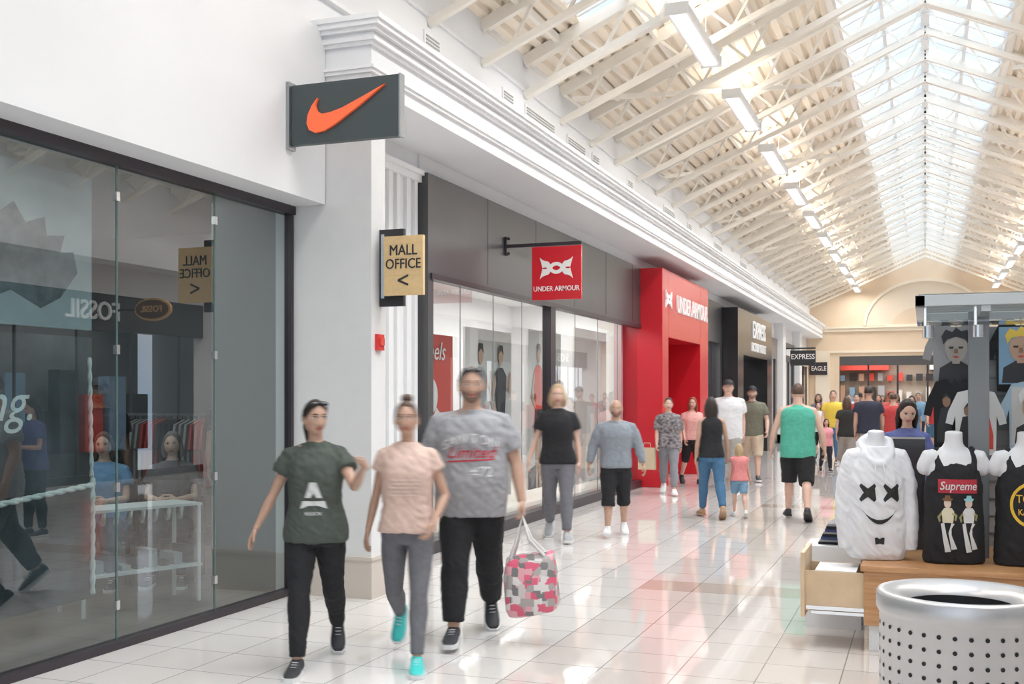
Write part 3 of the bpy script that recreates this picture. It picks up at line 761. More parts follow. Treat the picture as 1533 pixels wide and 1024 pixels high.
    if style=='cap' or 'cap' in extras:
        h=MB(); rr=[]
        for i in range(8):
            th=0.02+math.pi/2*0.92*i/7; rr.append([C+R@V(((a+0.008)*math.sin(th)*math.cos(2*math.pi*k/24),(b+0.010)*math.sin(th)*math.sin(2*math.pi*k/24),0.040+(c-0.026)*math.cos(th))) for k in range(24)])
        h.loft(rr,0)
        br=[]
        for yy,w in ((-0.06,0.075),(-0.10,0.072),(-0.14,0.06),(-0.165,0.03)):
            br.append([C+R@V((w*math.cos(q),yy,0.05+0.01*(1-abs(math.cos(q)))-0.05*(abs(yy)-0.06)+dz)) for q,dz in ((math.pi,0),(math.pi*0.75,0.004),(math.pi/2,0.008),(math.pi/4,0.004),(0,0),(0,-0.005),(math.pi/4,-0.001),(math.pi/2,0.003),(math.pi*0.75,-0.001),(math.pi,-0.005))])
        h.loft(br,0)
        h.obj('cap',[mat('cap_black',(0.025,0.025,0.03),0.7)],parent=par)
    if 'shades' in extras:
        h=MB(); 
        for sx in (-1,1):
            h.ellipsoid(C+R@V((sx*0.032,-b*0.72,0.098)),(0.027,0.010,0.018),0,14,8,R@Matrix.Rotation(-0.8,3,'X'))
            h.beam(C+R@V((sx*0.060,-b*0.62,0.09)),C+R@V((sx*0.081,0.01,0.03)),0.005,0.008,0)
        h.beam(C+R@V((-0.012,-b*0.76,0.10)),C+R@V((0.012,-b*0.76,0.10)),0.006,0.006,0)
        h.obj('sunglasses',[mat('shades',(0.01,0.01,0.012),0.1)],parent=par)

SKC={}
def skinm(name,c):
    SKC[name]=c; return mat(name,c,0.5,var=0.07,vscale=12)
S1=skinm('skin_light',(0.66,0.43,0.34)); S2=skinm('skin_tan',(0.52,0.32,0.235)); S3=skinm('skin_brown',(0.30,0.17,0.11))
HB=mat('hair_dark',(0.025,0.016,0.012),0.5,bump=0.5,bscale=90,stretch=(1,1,0.25)); HBr=mat('hair_brown',(0.09,0.05,0.032),0.5,bump=0.5,bscale=90,stretch=(1,1,0.25)); HBl=mat('hair_blond',(0.52,0.37,0.21),0.5,bump=0.5,bscale=90,stretch=(1,1,0.25)); HR=mat('hair_red',(0.25,0.06,0.03),0.5); HG=mat('hair_grey',(0.17,0.15,0.14),0.7)

def hand(mb,W,f,thumb,inward,curl,sc_=1.0):
    f=f.normalized(); t=(thumb-f*thumb.dot(f)).normalized(); n=f.cross(t).normalized()
    if n.dot(inward)<0: n=-n
    rings=[]
    for s_,w,h in ((-0.02,0.024,0.019),(0.0,0.027,0.018),(0.03,0.036,0.017),(0.065,0.041,0.015),(0.085,0.040,0.012),(0.094,0.034,0.008)):
        c=W+f*s_*sc_
        rings.append([c+t*math.cos(2*math.pi*k/12)*w*sc_+n*math.sin(2*math.pi*k/12)*h*sc_ for k in range(12)])
    mb.loft(rings,0)
    for i,(o,l) in enumerate(((0.029,0.070),(0.010,0.079),(-0.010,0.073),(-0.028,0.057))):
        p=W+f*0.080*sc_+t*o*sc_; ang=0.12; segs=(0.45,0.30,0.25)
        r=[0.0092,0.0088,0.008,0.0068]
        cur=p; pts=[p]
        for j,sg in enumerate(segs):
            ang+=curl*(0.6+0.5*j)+0.04*i
            d=f*math.cos(ang)+n*math.sin(ang)+t*(o*1.2)
            cur=cur+d.normalized()*l*sg*sc_; pts.append(cur)
        mb.tube(pts,[x*sc_ for x in r],0,8)
    p0=W+f*0.018*sc_+t*0.024*sc_+n*0.004; p1=p0+(f*0.55+t*0.75+n*0.25).normalized()*0.036*sc_; p2=p1+(f*0.85+t*0.35+n*0.35).normalized()*0.03*sc_;p3=p2+(f*0.9+t*0.05+n*0.45).normalized()*0.024*sc_
    mb.tube([p0,p1,p2,p3],[0.014*sc_,0.0115*sc_,0.0098*sc_,0.0078*sc_],0,8)

def shoe(mb,ank,phi,yawf,um,sm):
    R=Matrix.Rotation(yawf,3,'Z')@Matrix.Rotation(phi,3,'X')
    def T(p): return ank+R@(V(p)-V((0,0,0.085)))
    prof=[(.078,.020,.055),(.07,.032,.085),(.04,.038,.105),(.0,.040,.11),(-.04,.042,.092),(-.09,.048,.068),(-.14,.048,.052),(-.175,.040,.042),(-.195,.022,.034)]
    rings=[]
    for y,w,h in prof:
        rings.append([T((w*math.copysign(abs(math.cos(q))**0.8,math.cos(q)),y,0.02+(h-0.02)*(0.5+0.5*math.copysign(abs(math.sin(q))**0.8,math.sin(q))))) for q in [2*math.pi*k/14 for k in range(14)]])
    mb.loft(rings,um)
    out=[(y,w*1.08+0.002) for y,w,h in prof]
    poly=[(w,y) for y,w in out]+[(-w,y) for y,w in out[::-1]]
    k=len(poly); vs=[T((p[0],p[1]*1.03,0.0)) for p in poly]+[T((p[0],p[1]*1.03,0.028)) for p in poly]
    mb.add(vs,[tuple(range(k)),tuple(range(k,2*k))]+[(i,(i+1)%k,(i+1)%k+k,i+k) for i in range(k)],sm)
    for yy in (-0.045,-0.065,-0.085):
        zt=0.090+0.55*(yy+0.045)
        mb.beam(T((-0.018,yy,zt)),T((0.018,yy,zt)),0.005,0.005,sm)

def decal(par,me,geo,z,x,sc_,m,name='print',off=0.0035):
    bm=bmesh.new(); vs=[bm.verts.new((v[0]*sc_,0,v[1]*sc_)) for v in geo[0]]
    for f in geo[1]:
        try: bm.faces.new([vs[i] for i in f])
        except Exception: pass
    bmesh.ops.triangulate(bm,faces=bm.faces)
    for _ in range(4):
        es=[e for e in bm.edges if e.calc_length()>0.02]
        if not es: break
        bmesh.ops.subdivide_edges(bm,edges=es,cuts=1); bmesh.ops.triangulate(bm,faces=bm.faces)
    tr=BVHTree.FromPolygons([v.co for v in me.vertices],[tuple(p.vertices) for p in me.polygons])
    for v in bm.verts:
        px,pz=v.co.x+x,v.co.z+z
        h=tr.ray_cast(V((px,-1,pz)),V((0,1,0)))
        v.co=V((px,(h[0].y if h[0] else -0.1)-off,pz))
    o=bpy.data.meshes.new(name); bm.to_mesh(o); bm.free(); o.materials.append(m)
    ob=bpy.data.objects.new(name,o); COL.objects.link(ob); ob.parent=par; return ob

MOVERS=[]
def person(name,x,y,heading,H=1.75,sex='m',bulk=1.0,belly=0.0,arms=None,legs=None,top=None,bottom=None,shoes=None,skin=None,hair=None,style='short',
           yaw=0,pitch=0,lod=0,lean=0.03,prints=(),beard=False,extras=(),seat=None,curl=0.3,child=False,blur=0.8):
    s=H/1.75
    e=empty(name,(x,y,0),heading,s)
    if name.startswith('walking'): MOVERS.append((e,heading,blur))
    skin=skin or S1; vox=(0.010,0.016,0.026)[lod]
    shw=(0.182 if sex=='m' else 0.155)*(0.55+0.45*bulk)
    legs=legs or [(16,4,0.02,0),(-16,20,0.02,32)]
    arms=arms or [((0.15,0.22,-1),(0.05,-0.05,-1)),((-0.15,-0.25,-1),(-0.02,-0.55,-1))]
    LT,LS=0.415,0.40; J=[]
    need=[]
    for i,(th,kn,ab,ft) in enumerate(legs):
        sx=1 if i==0 else -1
        hip=V((sx*0.088,0,0)); a=math.radians(th); k=math.radians(th-kn)
        d1=V((sx*ab,-math.sin(a),-math.cos(a))).normalized(); d2=V((sx*ab*0.6,-math.sin(k),-math.cos(k))).normalized()
        kn_=hip+d1*LT; an=kn_+d2*LS; J.append([hip,kn_,an,math.radians(ft)])
        f=math.radians(ft); need.append(-(an.z-(0.085*math.cos(f)+0.19*max(0,math.sin(f)))))
    pz=max(need) if seat is None else seat
    dz=pz-0.90
    for j in J:
        for q in range(3): j[q]=j[q]+V((0,0,pz))
    def sp_(z): return V((0,-lean*(z-0.9)*1.0,dz))
    def arm_pts(i):
        sx=1 if i==0 else -1; u,fo=arms[i]; u=V(u).normalized();fo=V(fo).normalized()
        S=V((sx*shw,0.005,1.395))+sp_(1.395); E=S+u*0.28; W=E+fo*0.245
        return S,E,W,u,fo
    b=MB()
    pr=[]
    for z,w,d,yo in PROF[sex]:
        o=sp_(z); pr.append(sellipse((0,yo+o.y,z+o.z),w*bulk*0.94,d*bulk*0.94))
    b.loft(pr,0)
    nk=0.058 if sex=='m' else 0.046
    hc=V((0,-0.028,1.632))+sp_(1.63)
    b.tube([V((0,0.01,1.42))+sp_(1.42),V((0,0.004,1.50))+sp_(1.5),V((0,-0.012,1.585))+sp_(1.58)],[nk*1.25*bulk**0.5,nk*bulk**0.5,nk*0.97],0,16,False,False)
    ab=bulk**0.7*(1.0 if sex=='m' else 0.84)
    for i in (0,1):
        S,E,W,u,fo=arm_pts(i); sx=1 if i==0 else -1
        b.tube([V((sx*0.045,0.008,1.455))+sp_(1.45),V((sx*shw*0.62,0.006,1.422))+sp_(1.43),S,S.lerp(E,0.35),S.lerp(E,0.75),E,E.lerp(W,0.3),E.lerp(W,0.75),W+fo*0.01],[0.034*ab,0.044*ab,0.053*ab,0.050*ab,0.042*ab,0.038*ab,0.041*ab,0.031*ab,0.026*ab],0,14,True,False)
    lb=bulk**0.6*(1.0 if sex=='m' else 0.95)
    LP=[];LR=[]
    for i in (0,1):
        h,k,an,ft=J[i]
        back=V((0,0.018,0))
        pts=[h+V((0,0,0.02)),h.lerp(k,0.35),h.lerp(k,0.75),k,k.lerp(an,0.28)+back,k.lerp(an,0.65)+back*0.4,an+V((0,0.012,0.0))]
        rr=[0.090*lb,0.084*lb,0.064*lb,0.054*lb,0.058*lb,0.044*lb,0.035*lb]
        LP.append(pts);LR.append(rr)
        b.tube(pts+[an+V((0,0.0,-0.03))],rr+[0.032],0,14,True,True)
    me=remesh(b,vox,3); link('body',me,[skin],e)
    hb=MB()
    for i in (0,1):
        S,E,W,u,fo=arm_pts(i); sx=1 if i==0 else -1
        c=curl[i] if isinstance(curl,(tuple,list)) else curl
        thumb=V((0,-1,0.1)) if abs(fo.y)<0.8 else V((-sx*0.5,0,1))
        hand(hb,W,fo,thumb,V((-sx,0,0)) if abs(fo.y)<0.8 else V((-sx*0.6,0,-1)),c,1.0 if sex=='m' else 0.92)
    hb.obj('hands',[skin],parent=e)
    make_head(e,hc+(V((0,0,0.01)) if child else V((0,0,0))),yaw,pitch,sex,skin,hair,style,lod,beard,extras)
    tm,slv,hem,fit=top
    g=MB()
    rings=[]
    zs=[hem]+[z for z in (0.84,0.9,0.96,1.02,1.08,1.15,1.22,1.28,1.34,1.39,1.425) if z>hem+0.02]
    for z in zs:
        w,d,yo=prof_at(sex,z); o=sp_(z)
        ex=fit+0.012; loose=fit*1.0 if z<1.2 else fit*0.4
        bel=belly*math.exp(-((z-1.05)/0.13)**2)
        rings.append(sellipse((0,yo+o.y-bel*0.5,z+o.z),w*bulk+ex+loose*0.5+bel*0.3,d*bulk+ex*0.9+loose*0.4+bel*0.6,28,2.4))
    tank=slv<=0
    o=sp_(1.45); rings.append(sellipse((0,0.005+o.y,1.455+o.z),0.098*bulk**.5 if not tank else 0.09,0.075,28,2.2))
    o=sp_(1.48); rings.append(sellipse((0,0.003+o.y,1.482+o.z),nk+0.018,nk+0.014,28,2))
    g.loft(rings,0)
    if slv>0:
        for i in (0,1):
            S,E,W,u,fo=arm_pts(i); sx=1 if i==0 else -1
            pts=[S,S.lerp(E,0.35),S.lerp(E,0.8),E,E.lerp(W,0.4),W]; f2=0.012+fit*0.5+(0.006 if slv<0.6 else 0)
            rr=[0.058*ab+f2*0.4,0.054*ab+f2,0.046*ab+f2*1.1,0.042*ab+f2,0.042*ab+f2*0.8,0.03*ab+f2*0.5]
            P,Rr=path_cut(pts,rr,0.0,slv)
            g.tube([V((sx*0.045,0.008,1.45))+sp_(1.45),V((sx*shw*0.62,0.006,1.42))+sp_(1.43)]+P,[0.038,0.05*ab]+Rr,0,16,True,False)
    tme=remesh(g,vox,3 if lod==0 else 2,(0.010,0.007,0.0)[lod],seed=x*7.3)
    link('top',tme,[tm],e)
    for gg,z,xx,sc_,mm in prints: decal(e,tme,gg,z+dz,xx,sc_,mm)
    bm_,ln,fit=bottom
    g=MB(); rings=[]
    for z in (0.82,0.87,0.93,0.98,1.02):
        w,d,yo=prof_at(sex,z); o=sp_(z); rings.append(sellipse((0,yo+o.y,z+o.z),w*bulk+0.006+fit*0.3,d*bulk+0.006+fit*0.3,24,2.3))
    g.loft(rings,0)
    for i in (0,1):
        pts=LP[i]; rr=[LR[i][0]+0.008+fit*0.4]+[r+0.006+fit for r in LR[i][1:]]
        P,Rr=path_cut(pts,rr,0,ln); g.tube(P,Rr,0,18,True,False)
    bme=remesh(g,vox,3 if lod==0 else 2,(0.006 if fit>0.007 else 0.003) if lod<2 else 0,freq=(9,9,8),seed=x*3.1)
    link('trousers' if ln>0.7 else 'shorts',bme,[bm_],e)
    um,sm=shoes; g=MB()
    for i in (0,1): shoe(g,J[i][2],J[i][3],0.12*(1 if i==0 else -1),0,1)
    g.obj('shoes',[um,sm],parent=e)
    return e,arm_pts(0),arm_pts(1),s

def cloth(n,c,var=0.08): return mat('cloth_'+n,c,0.9,var=var,vscale=30,bump=0.5,bscale=14,stretch=(1,1,0.6))
sh_k=mat('shoe_black',(0.03,0.03,0.035),0.6); sh_w=mat('shoe_white',(0.75,0.75,0.75),0.5); sh_t=mat('shoe_teal',(0.05,0.55,0.52),0.5); sh_g=mat('shoe_grey',(0.35,0.36,0.38),0.6); sh_tan=mat('sandal_tan',(0.4,0.25,0.15),0.6)
olive=cloth('olive',(0.075,0.088,0.075)); blush=cloth('blush',(0.66,0.48,0.41)); leg_g=cloth('legging_grey',(0.15,0.15,0.165)); heather=cloth('heather',(0.34,0.34,0.36),0.10)
blk=cloth('blk',(0.018,0.018,0.021)); navyk=cloth('navyk',(0.025,0.028,0.04))
white_print=mat('ink_white',(0.68,0.68,0.68),0.7); red_print=mat('ink_red',(0.45,0.03,0.05),0.7); blk_print=mat('ink_black',(0.02,0.02,0.02),0.7); yel_print=mat('ink_yellow',(0.8,0.5,0.05),0.7)
def poly2(*p): return (list(p),[tuple(range(len(p)))])
def txt(b,s,bold=0.02,shear=0.0,arc=0.0):
    v,f=text_geo(b,s,0.0,bold,shear); return ([(p[0],p[1]-arc*p[0]*p[0],0) for p in v],f)

# A
person('walking_woman',-3.47,5.86,0.42,1.65,'f',1.02,arms=[((0.34,-0.55,-0.62),(0.26,-0.80,0.52)),((-0.42,0.14,-0.9),(-0.42,-0.10,-0.85))],
       legs=[(-20,24,0.02,38),(17,4,0.01,0)],top=(olive,0.26,0.84,0.022),bottom=(blk,0.97,0.010),shoes=(sh_k,sh_w),skin=S2,hair=HB,style='pony',yaw=0.5,pitch=0.05,blur=0.7,
       prints=[(poly2((-0.02,0.10),(0.02,0.10),(0.055,0),(0.02,0),(0.0,0.03),(-0.02,0),(-0.055,0)),1.13,0,1.0,white_print),(poly2((-0.07,-0.02),(0.07,-0.02),(0.085,-0.07),(0.03,-0.05),(-0.03,-0.05),(-0.085,-0.07)),1.13,0,1.0,white_print),(txt('REEBOK',0.03,0.0),1.03,0,1.0,white_print)],extras=('shades',),curl=(0.30,0.15))
# B
person('walking_woman',-2.98,6.12,0.32,1.645,'f',0.9,arms=[((0.34,0.1,-0.9),(-0.25,-0.60,-0.70)),((-0.24,0.2,-0.95),(-0.22,0.05,-0.95))],
       legs=[(17,3,0.0,0),(-12,46,0.03,48)],top=(blush,0.20,0.90,0.026),bottom=(leg_g,0.97,0.005),shoes=(sh_t,sh_w),skin=S2,hair=HBr,style='bun',yaw=0.05,blur=1.25,
       prints=[(poly2(*[(-0.09,0.0+0.0),(0.09,0.0),(0.09,0.008),(-0.09,0.008)]),1.24-0.025*i,0,1.0,mat('ink_peach',(0.76,0.60,0.53),0.8)) for i in range(5)],curl=0.3)
# C
CX,CY=-2.87,6.88
mc,al,ar,ms=person('walking_man',CX,CY,0.36,1.84,'m',1.10,belly=0.035,arms=[((0.34,0.0,-0.93),(0.14,-0.28,-0.95)),((-0.30,0.1,-0.93),(-0.1,-0.35,-0.9))],
       legs=[(-20,14,0.05,35),(17,5,0.03,0)],top=(heather,0.36,0.80,0.03),bottom=(blk,0.95,0.024),shoes=(sh_k,sh_w),skin=S2,hair=HG,style='short',yaw=0.1,beard=True,blur=0.85,
       prints=[(txt('SAN TON',0.085,0.012,0,1.6),1.30,0,0.95,white_print),(txt('Limited',0.11,0.014,0.35),1.21,0,0.9,red_print),(poly2((-0.15,-0.005),(0.15,0.01),(0.15,0.02),(-0.15,0.005)),1.155,0,1,red_print),(txt('#72',0.09,0.012),1.09,0.07,1.0,white_print)],
       extras=('shades',),curl=(0.75,0.3))
M_bag=bpy.data.materials.new('bag_floral'); M_bag.use_nodes=True
nt=M_bag.node_tree; bs=nt.nodes['Principled BSDF']; tc=nt.nodes.new('ShaderNodeTexCoord'); vo=nt.nodes.new('ShaderNodeTexVoronoi'); vo.inputs['Scale'].default_value=21; vo.distance='CHEBYCHEV'; vo.inputs['Randomness'].default_value=0.6
nt.links.new(tc.outputs['Object'],vo.inputs['Vector']); sx_=nt.nodes.new('ShaderNodeSeparateColor'); nt.links.new(vo.outputs['Color'],sx_.inputs[0]); rp=nt.nodes.new('ShaderNodeValToRGB'); cr=rp.color_ramp; cr.interpolation='CONSTANT'
cr.elements[0].position=0; cr.elements[0].color=(0.70,0.12,0.20,1); cr.elements[1].position=0.20; cr.elements[1].color=(0.72,0.36,0.40,1)
for p,c in ((0.38,(0.20,0.19,0.19,1)),(0.52,(0.60,0.56,0.54,1)),(0.70,(0.40,0.36,0.35,1)),(0.85,(0.72,0.68,0.66,1))):
    q=cr.elements.new(p); q.color=c
nt.links.new(sx_.outputs[0],rp.inputs[0]); nt.links.new(rp.outputs[0],bs.inputs['Base Color']); bs.inputs['Roughness'].default_value=0.4
S,E,W,u,fo=al
Hp=Matrix.Rotation(0.36,3,'Z')@((W+fo*0.085)*ms)+V((CX,CY,0))
e=empty('shopping_bag',(Hp.x,Hp.y-0.02,0),0.15); BAG=e
g=MB(); rings=[]
for z,w,d in ((0.20,0.11,0.06),(0.21,0.155,0.085),(0.26,0.175,0.10),(0.36,0.18,0.105),(0.46,0.175,0.095),(0.54,0.165,0.07),(0.60,0.15,0.045)):
    r=[]
    for k in range(40):
        a=2*math.pi*k/40; ca,sa=math.cos(a),math.sin(a); wob=1+0.10*noise.noise(V((ca*2.5,sa*2.5,z*9)))
        r.append(V((w*wob*math.copysign(abs(ca)**0.55,ca)+0.05+0.10*(0.6-z)*0.5,d*wob*math.copysign(abs(sa)**0.7,sa),z+0.03*ca)))
    rings.append(r)
g.loft(rings,0); hz=Hp.z
for dy in (-0.035,0.035):
    g.tube([V((-0.07,dy*1.2,0.575)),V((-0.035,dy,0.69)),V((0.0,dy*0.25,hz-0.01)),V((0.05,dy,0.70)),V((0.15,dy*1.2,0.60))],[0.013,0.011,0.008,0.011,0.013],1,8)
g.obj('bag_body',[M_bag,mat('bag_handle',(0.68,0.65,0.64),0.5)],parent=e)

person('walking_woman',-3.92,11.95,0.30,1.78,'f',1.05,top=(blk,0.30,0.86,0.02),bottom=(cloth('slate',(0.16,0.16,0.18)),0.97,0.014),shoes=(sh_g,sh_w),skin=S1,hair=HBl,style='bob',lod=1,yaw=0.0,blur=1.3,arms=[((0.2,0.15,-1),(0.1,-0.15,-1)),((-0.35,0.1,-1),(-0.3,-0.3,-1))])
person('walking_man',-3.40,12.55,0.28,1.57,'m',1.15,arms=[((0.36,0.12,-0.9),(0.22,-0.15,-0.9)),((-0.36,0.05,-0.9),(-0.2,-0.2,-0.9))],legs=[(-10,14,0.03,25),(14,4,0.03,0)],top=(cloth('sweat',(0.26,0.29,0.33)),0.95,0.86,0.012),bottom=(blk,0.68,0.022),shoes=(sh_w,sh_w),skin=S2,hair=HB,style='bald',beard=True,lod=1)
pat=mat('cloth_pattern',(0.2,0.18,0.19),0.9,var=0.9,vscale=22)
person('walking_woman',-4.0,18.1,0.2,1.62,'f',1.12,top=(pat,0.45,0.84,0.03),bottom=(cloth('jean_grey',(0.25,0.25,0.28)),0.95,0.01),shoes=(sh_w,sh_w),skin=S1,hair=HB,style='pony',lod=1)
m=MB(); m.box(-0.14,0.14,-0.06,0.06,0.62,0.98,0); m.tube([(-0.07,0,0.97),(-0.05,0,1.06),(0.05,0,1.06),(0.07,0,0.97)],[0.006]*4,0,6); m.obj('paper_bag',[mat('kraft',(0.6,0.48,0.34),0.8)],loc=(-4.33,17.95,-0.2),bevel=0.01)
person('walking_woman',-4.05,20.3,0.5,1.62,'f',1.12,top=(cloth('pink',(0.74,0.40,0.37)),0.2,0.9,0.025),bottom=(blk,0.55,0.02),shoes=(sh_k,sh_k),skin=S1,hair=HR,style='long',lod=1,yaw=-0.5)
person('walking_man',-3.28,19.7,0.2,1.93,'m',1.12,belly=0.02,top=(cloth('whitetee',(0.72,0.72,0.75)),0.34,0.80,0.025),bottom=(cloth('khaki2',(0.35,0.33,0.3)),0.6,0.03),shoes=(sh_w,sh_w),skin=S1,hair=HBr,style='cap',lod=1)
person('walking_woman',-2.70,14.88,math.pi+0.35,1.63,'f',1.05,top=(blk,0,0.88,0.008),bottom=(cloth('denim',(0.06,0.15,0.27)),0.97,0.01),shoes=(sh_tan,sh_tan),skin=S2,hair=HB,style='long',lod=1,arms=[((0.15,0.1,-1),(0.1,-0.15,-1)),((-0.25,-0.1,-1),(-0.1,-0.3,-1))])
person('walking_girl',-2.36,15.08,math.pi+0.3,0.99,'f',1.15,top=(cloth('coral',(0.75,0.27,0.26)),0.12,0.88,0.02),bottom=(cloth('denim_light',(0.2,0.35,0.5)),0.42,0.02),shoes=(sh_w,sh_w),skin=S1,hair=HBl,style='long',lod=1,child=True,arms=[((0.15,0,-1),(0.1,-0.1,-1)),((-0.2,-0.1,-1),(-0.2,-0.2,-1))])
person('walking_man',-3.12,21.5,0.15,1.83,'m',1.05,top=(cloth('olive2',(0.16,0.16,0.12)),0.34,0.84,0.02),bottom=(cloth('khaki',(0.55,0.45,0.34)),0.55,0.03),shoes=(sh_k,sh_w),skin=S1,hair=HBr,style='cap',beard=True,lod=1,arms=[((0.3,0,-1),(0.0,-0.6,-0.8)),((-0.3,0.1,-1),(-0.1,-0.2,-1))])
person('walking_man',-1.58,15.0,math.pi+0.1,1.80,'m',1.12,top=(cloth('green',(0.09,0.42,0.31)),0,0.80,0.025),bottom=(blk,0.56,0.035),shoes=(sh_k,sh_k),skin=S1,hair=HBr,style='short',lod=1,arms=[((0.36,0.05,-0.9),(0.15,-0.25,-0.95)),((-0.36,0.05,-0.9),(-0.15,-0.25,-0.95))],legs=[(16,4,0.05,0),(-14,18,0.05,28)])
far=[(-2.53,28.9,0,1.5,'f',(0.7,0.72,0.7)),(-2.1,28.0,0,1.78,'m',(0.75,0.55,0.08)),(-1.53,24.0,math.pi,1.63,'f',(0.03,0.03,0.03)),(-1.06,23.1,math.pi,1.84,'m',(0.03,0.035,0.06)),
     (-2.0,24.6,0.3,1.15,'f',(0.85,0.35,0.4)),(-1.7,30.5,0,1.7,'m',(0.6,0.05,0.05)),(-0.9,32,0.3,1.75,'m',(0.5,0.1,0.08)),(-2.9,33,0,1.7,'f',(0.2,0.2,0.25)),(-1.9,36,math.pi,1.75,'m',(0.7,0.7,0.7)),(0.3,34,0,1.7,'m',(0.5,0.05,0.06)),(-0.3,28,0,1.65,'f',(0.1,0.2,0.35)),(1.0,38,0,1.75,'m',(0.15,0.15,0.2)),(-3.3,38,0,1.7,'f',(0.6,0.2,0.3)),(-0.9,40,0,1.7,'f',(0.1,0.1,0.1)),
     (-2.4,31.5,0.2,1.72,'m',(0.6,0.08,0.06)),(-1.3,34.5,0,1.68,'f',(0.75,0.2,0.3)),(-0.2,36.5,0,1.74,'m',(0.2,0.35,0.5)),(-2.6,42,0,1.7,'m',(0.65,0.65,0.6)),(-1.5,43.5,0,1.66,'f',(0.3,0.08,0.1)),(0.2,42,0,1.72,'m',(0.05,0.05,0.06)),(-0.65,25.6,math.pi,1.7,'m',(0.5,0.06,0.06)),(-1.75,26.6,0.3,1.3,'m',(0.1,0.25,0.55))]
for i,(x,y,h,H,sx,c) in enumerate(far):
    person('walking_man' if sx=='m' else 'walking_woman',x,y,h,H,sx,1.1,top=(cloth('far%d'%i,c),0.3,0.85,0.02),bottom=(random.choice([blk,navyk,MATS['cloth_denim'],MATS['cloth_khaki2']]),random.choice([0.97,0.55,0.97]),0.018),shoes=(random.choice([sh_k,sh_w,sh_g]),sh_w),skin=random.choice([S1,S2,S3]),hair=random.choice([HB,HBr,HB]),style='short' if sx=='m' else 'long',lod=2)
person('standing_woman',-0.15,10.1,0.2,1.62,'f',1.0,top=(cloth('attendant',(0.10,0.12,0.3)),0.3,0.85,0.02),bottom=(navyk,0.97,0.01),shoes=(sh_k,sh_w),skin=S1,hair=HB,style='long',lod=1,pitch=0.35,arms=[((0.15,-0.2,-1),(-0.3,-0.9,0.1)),((-0.15,-0.2,-1),(0.3,-0.9,0.1))],legs=[(2,1,0.02,0),(-2,2,0.02,0)])
def chair(x,y,rzv):
    m=MB(); m.box(-0.23,0.23,-0.22,0.22,0.40,0.44,0); m.box(-0.23,0.23,0.20,0.24,0.5,0.9,0)
    for sx in (-0.2,0.2):
        m.box(sx-0.02,sx+0.02,-0.2,-0.16,0,0.42,0); m.box(sx-0.02,sx+0.02,0.19,0.23,0,0.9,0)
    o=m.obj('chair',[M_black],loc=(x,y,0),bevel=0.008); o.rotation_euler=(0,0,rzv)
for x,y,c,hh in ((-6.70,7.75,(0.15,0.3,0.5),HBr),(-6.25,8.1,(0.12,0.11,0.12),HG)):
    chair(x,y+0.05,0.5)
    person('seated_woman',x,y,0.5,1.65,'f',1.2,belly=0.03,top=(cloth('seat%.1f'%y,c),0.3,0.84,0.02),bottom=(navyk,0.97,0.012),shoes=(sh_k,sh_w),skin=S1,hair=hh,style='bob',lod=1,seat=0.56,
           legs=[(82,84,0.08,0),(82,86,0.08,0)],arms=[((0.15,-0.35,-0.9),(-0.5,-0.8,0.0)),((-0.15,-0.35,-0.9),(0.5,-0.8,0.0))],lean=0.0)
person('standing_man',-7.5,8.6,0.6,1.82,'m',1.1,top=(blk,0.3,0.82,0.02),bottom=(navyk,0.97,0.015),shoes=(sh_k,sh_w),skin=S3,hair=HB,style='cap',lod=1)
person('standing_man',-6.2,9.0,0.6,1.86,'m',1.1,top=(blk,0.3,0.82,0.02),bottom=(navyk,0.97,0.015),shoes=(sh_k,sh_w),skin=S3,hair=HB,style='short',lod=1)

# ------------------------------------------------------------ trash can
M_steel=mat('brushed_steel',(0.60,0.60,0.61),0.36,metal=0.6,var=0.05,vscale=3)
M_hole=mat('hole_dark',(0.012,0.012,0.015),0.6)
m=MB(); r=0.31; seg=72
def ring_(rr,z): return [(rr*math.cos(2*math.pi*k/seg),rr*math.sin(2*math.pi*k/seg),z) for k in range(seg)]
m.loft([ring_(r-0.008,0.03),ring_(r-0.008,0.80),ring_(r-0.002,0.806),ring_(r+0.004,0.82),ring_(r+0.004,0.875),ring_(r-0.004,0.886),ring_(r-0.03,0.886),ring_(r-0.075,0.872),ring_(r-0.105,0.850),ring_(r-0.11,0.835)],0,cap=False)
m.cyl((0,0),r-0.03,0,0.04,1,48)
for iz,z in enumerate([0.07+0.053*i for i in range(14)]):
    n=34
    for k in range(n):
        a=2*math.pi*k/n
        c=V(((r-0.0075)*math.cos(a),(r-0.0075)*math.sin(a),z)); nn=V((math.cos(a),math.sin(a),0)); tt=V((-math.sin(a),math.cos(a),0))
        m.add([c+tt*0.0085*math.cos(q*math.pi/5)+Z_*0.0085*math.sin(q*math.pi/5)+nn*0.0006 for q in range(10)],[tuple(range(10))],1)
m.loft([ring_(r-0.11,0.836),ring_(r-0.125,0.60),ring_(0.02,0.4)],1,cap=False)
m.obj('trash_can',[M_steel,M_hole],loc=(0.13,4.64,0))

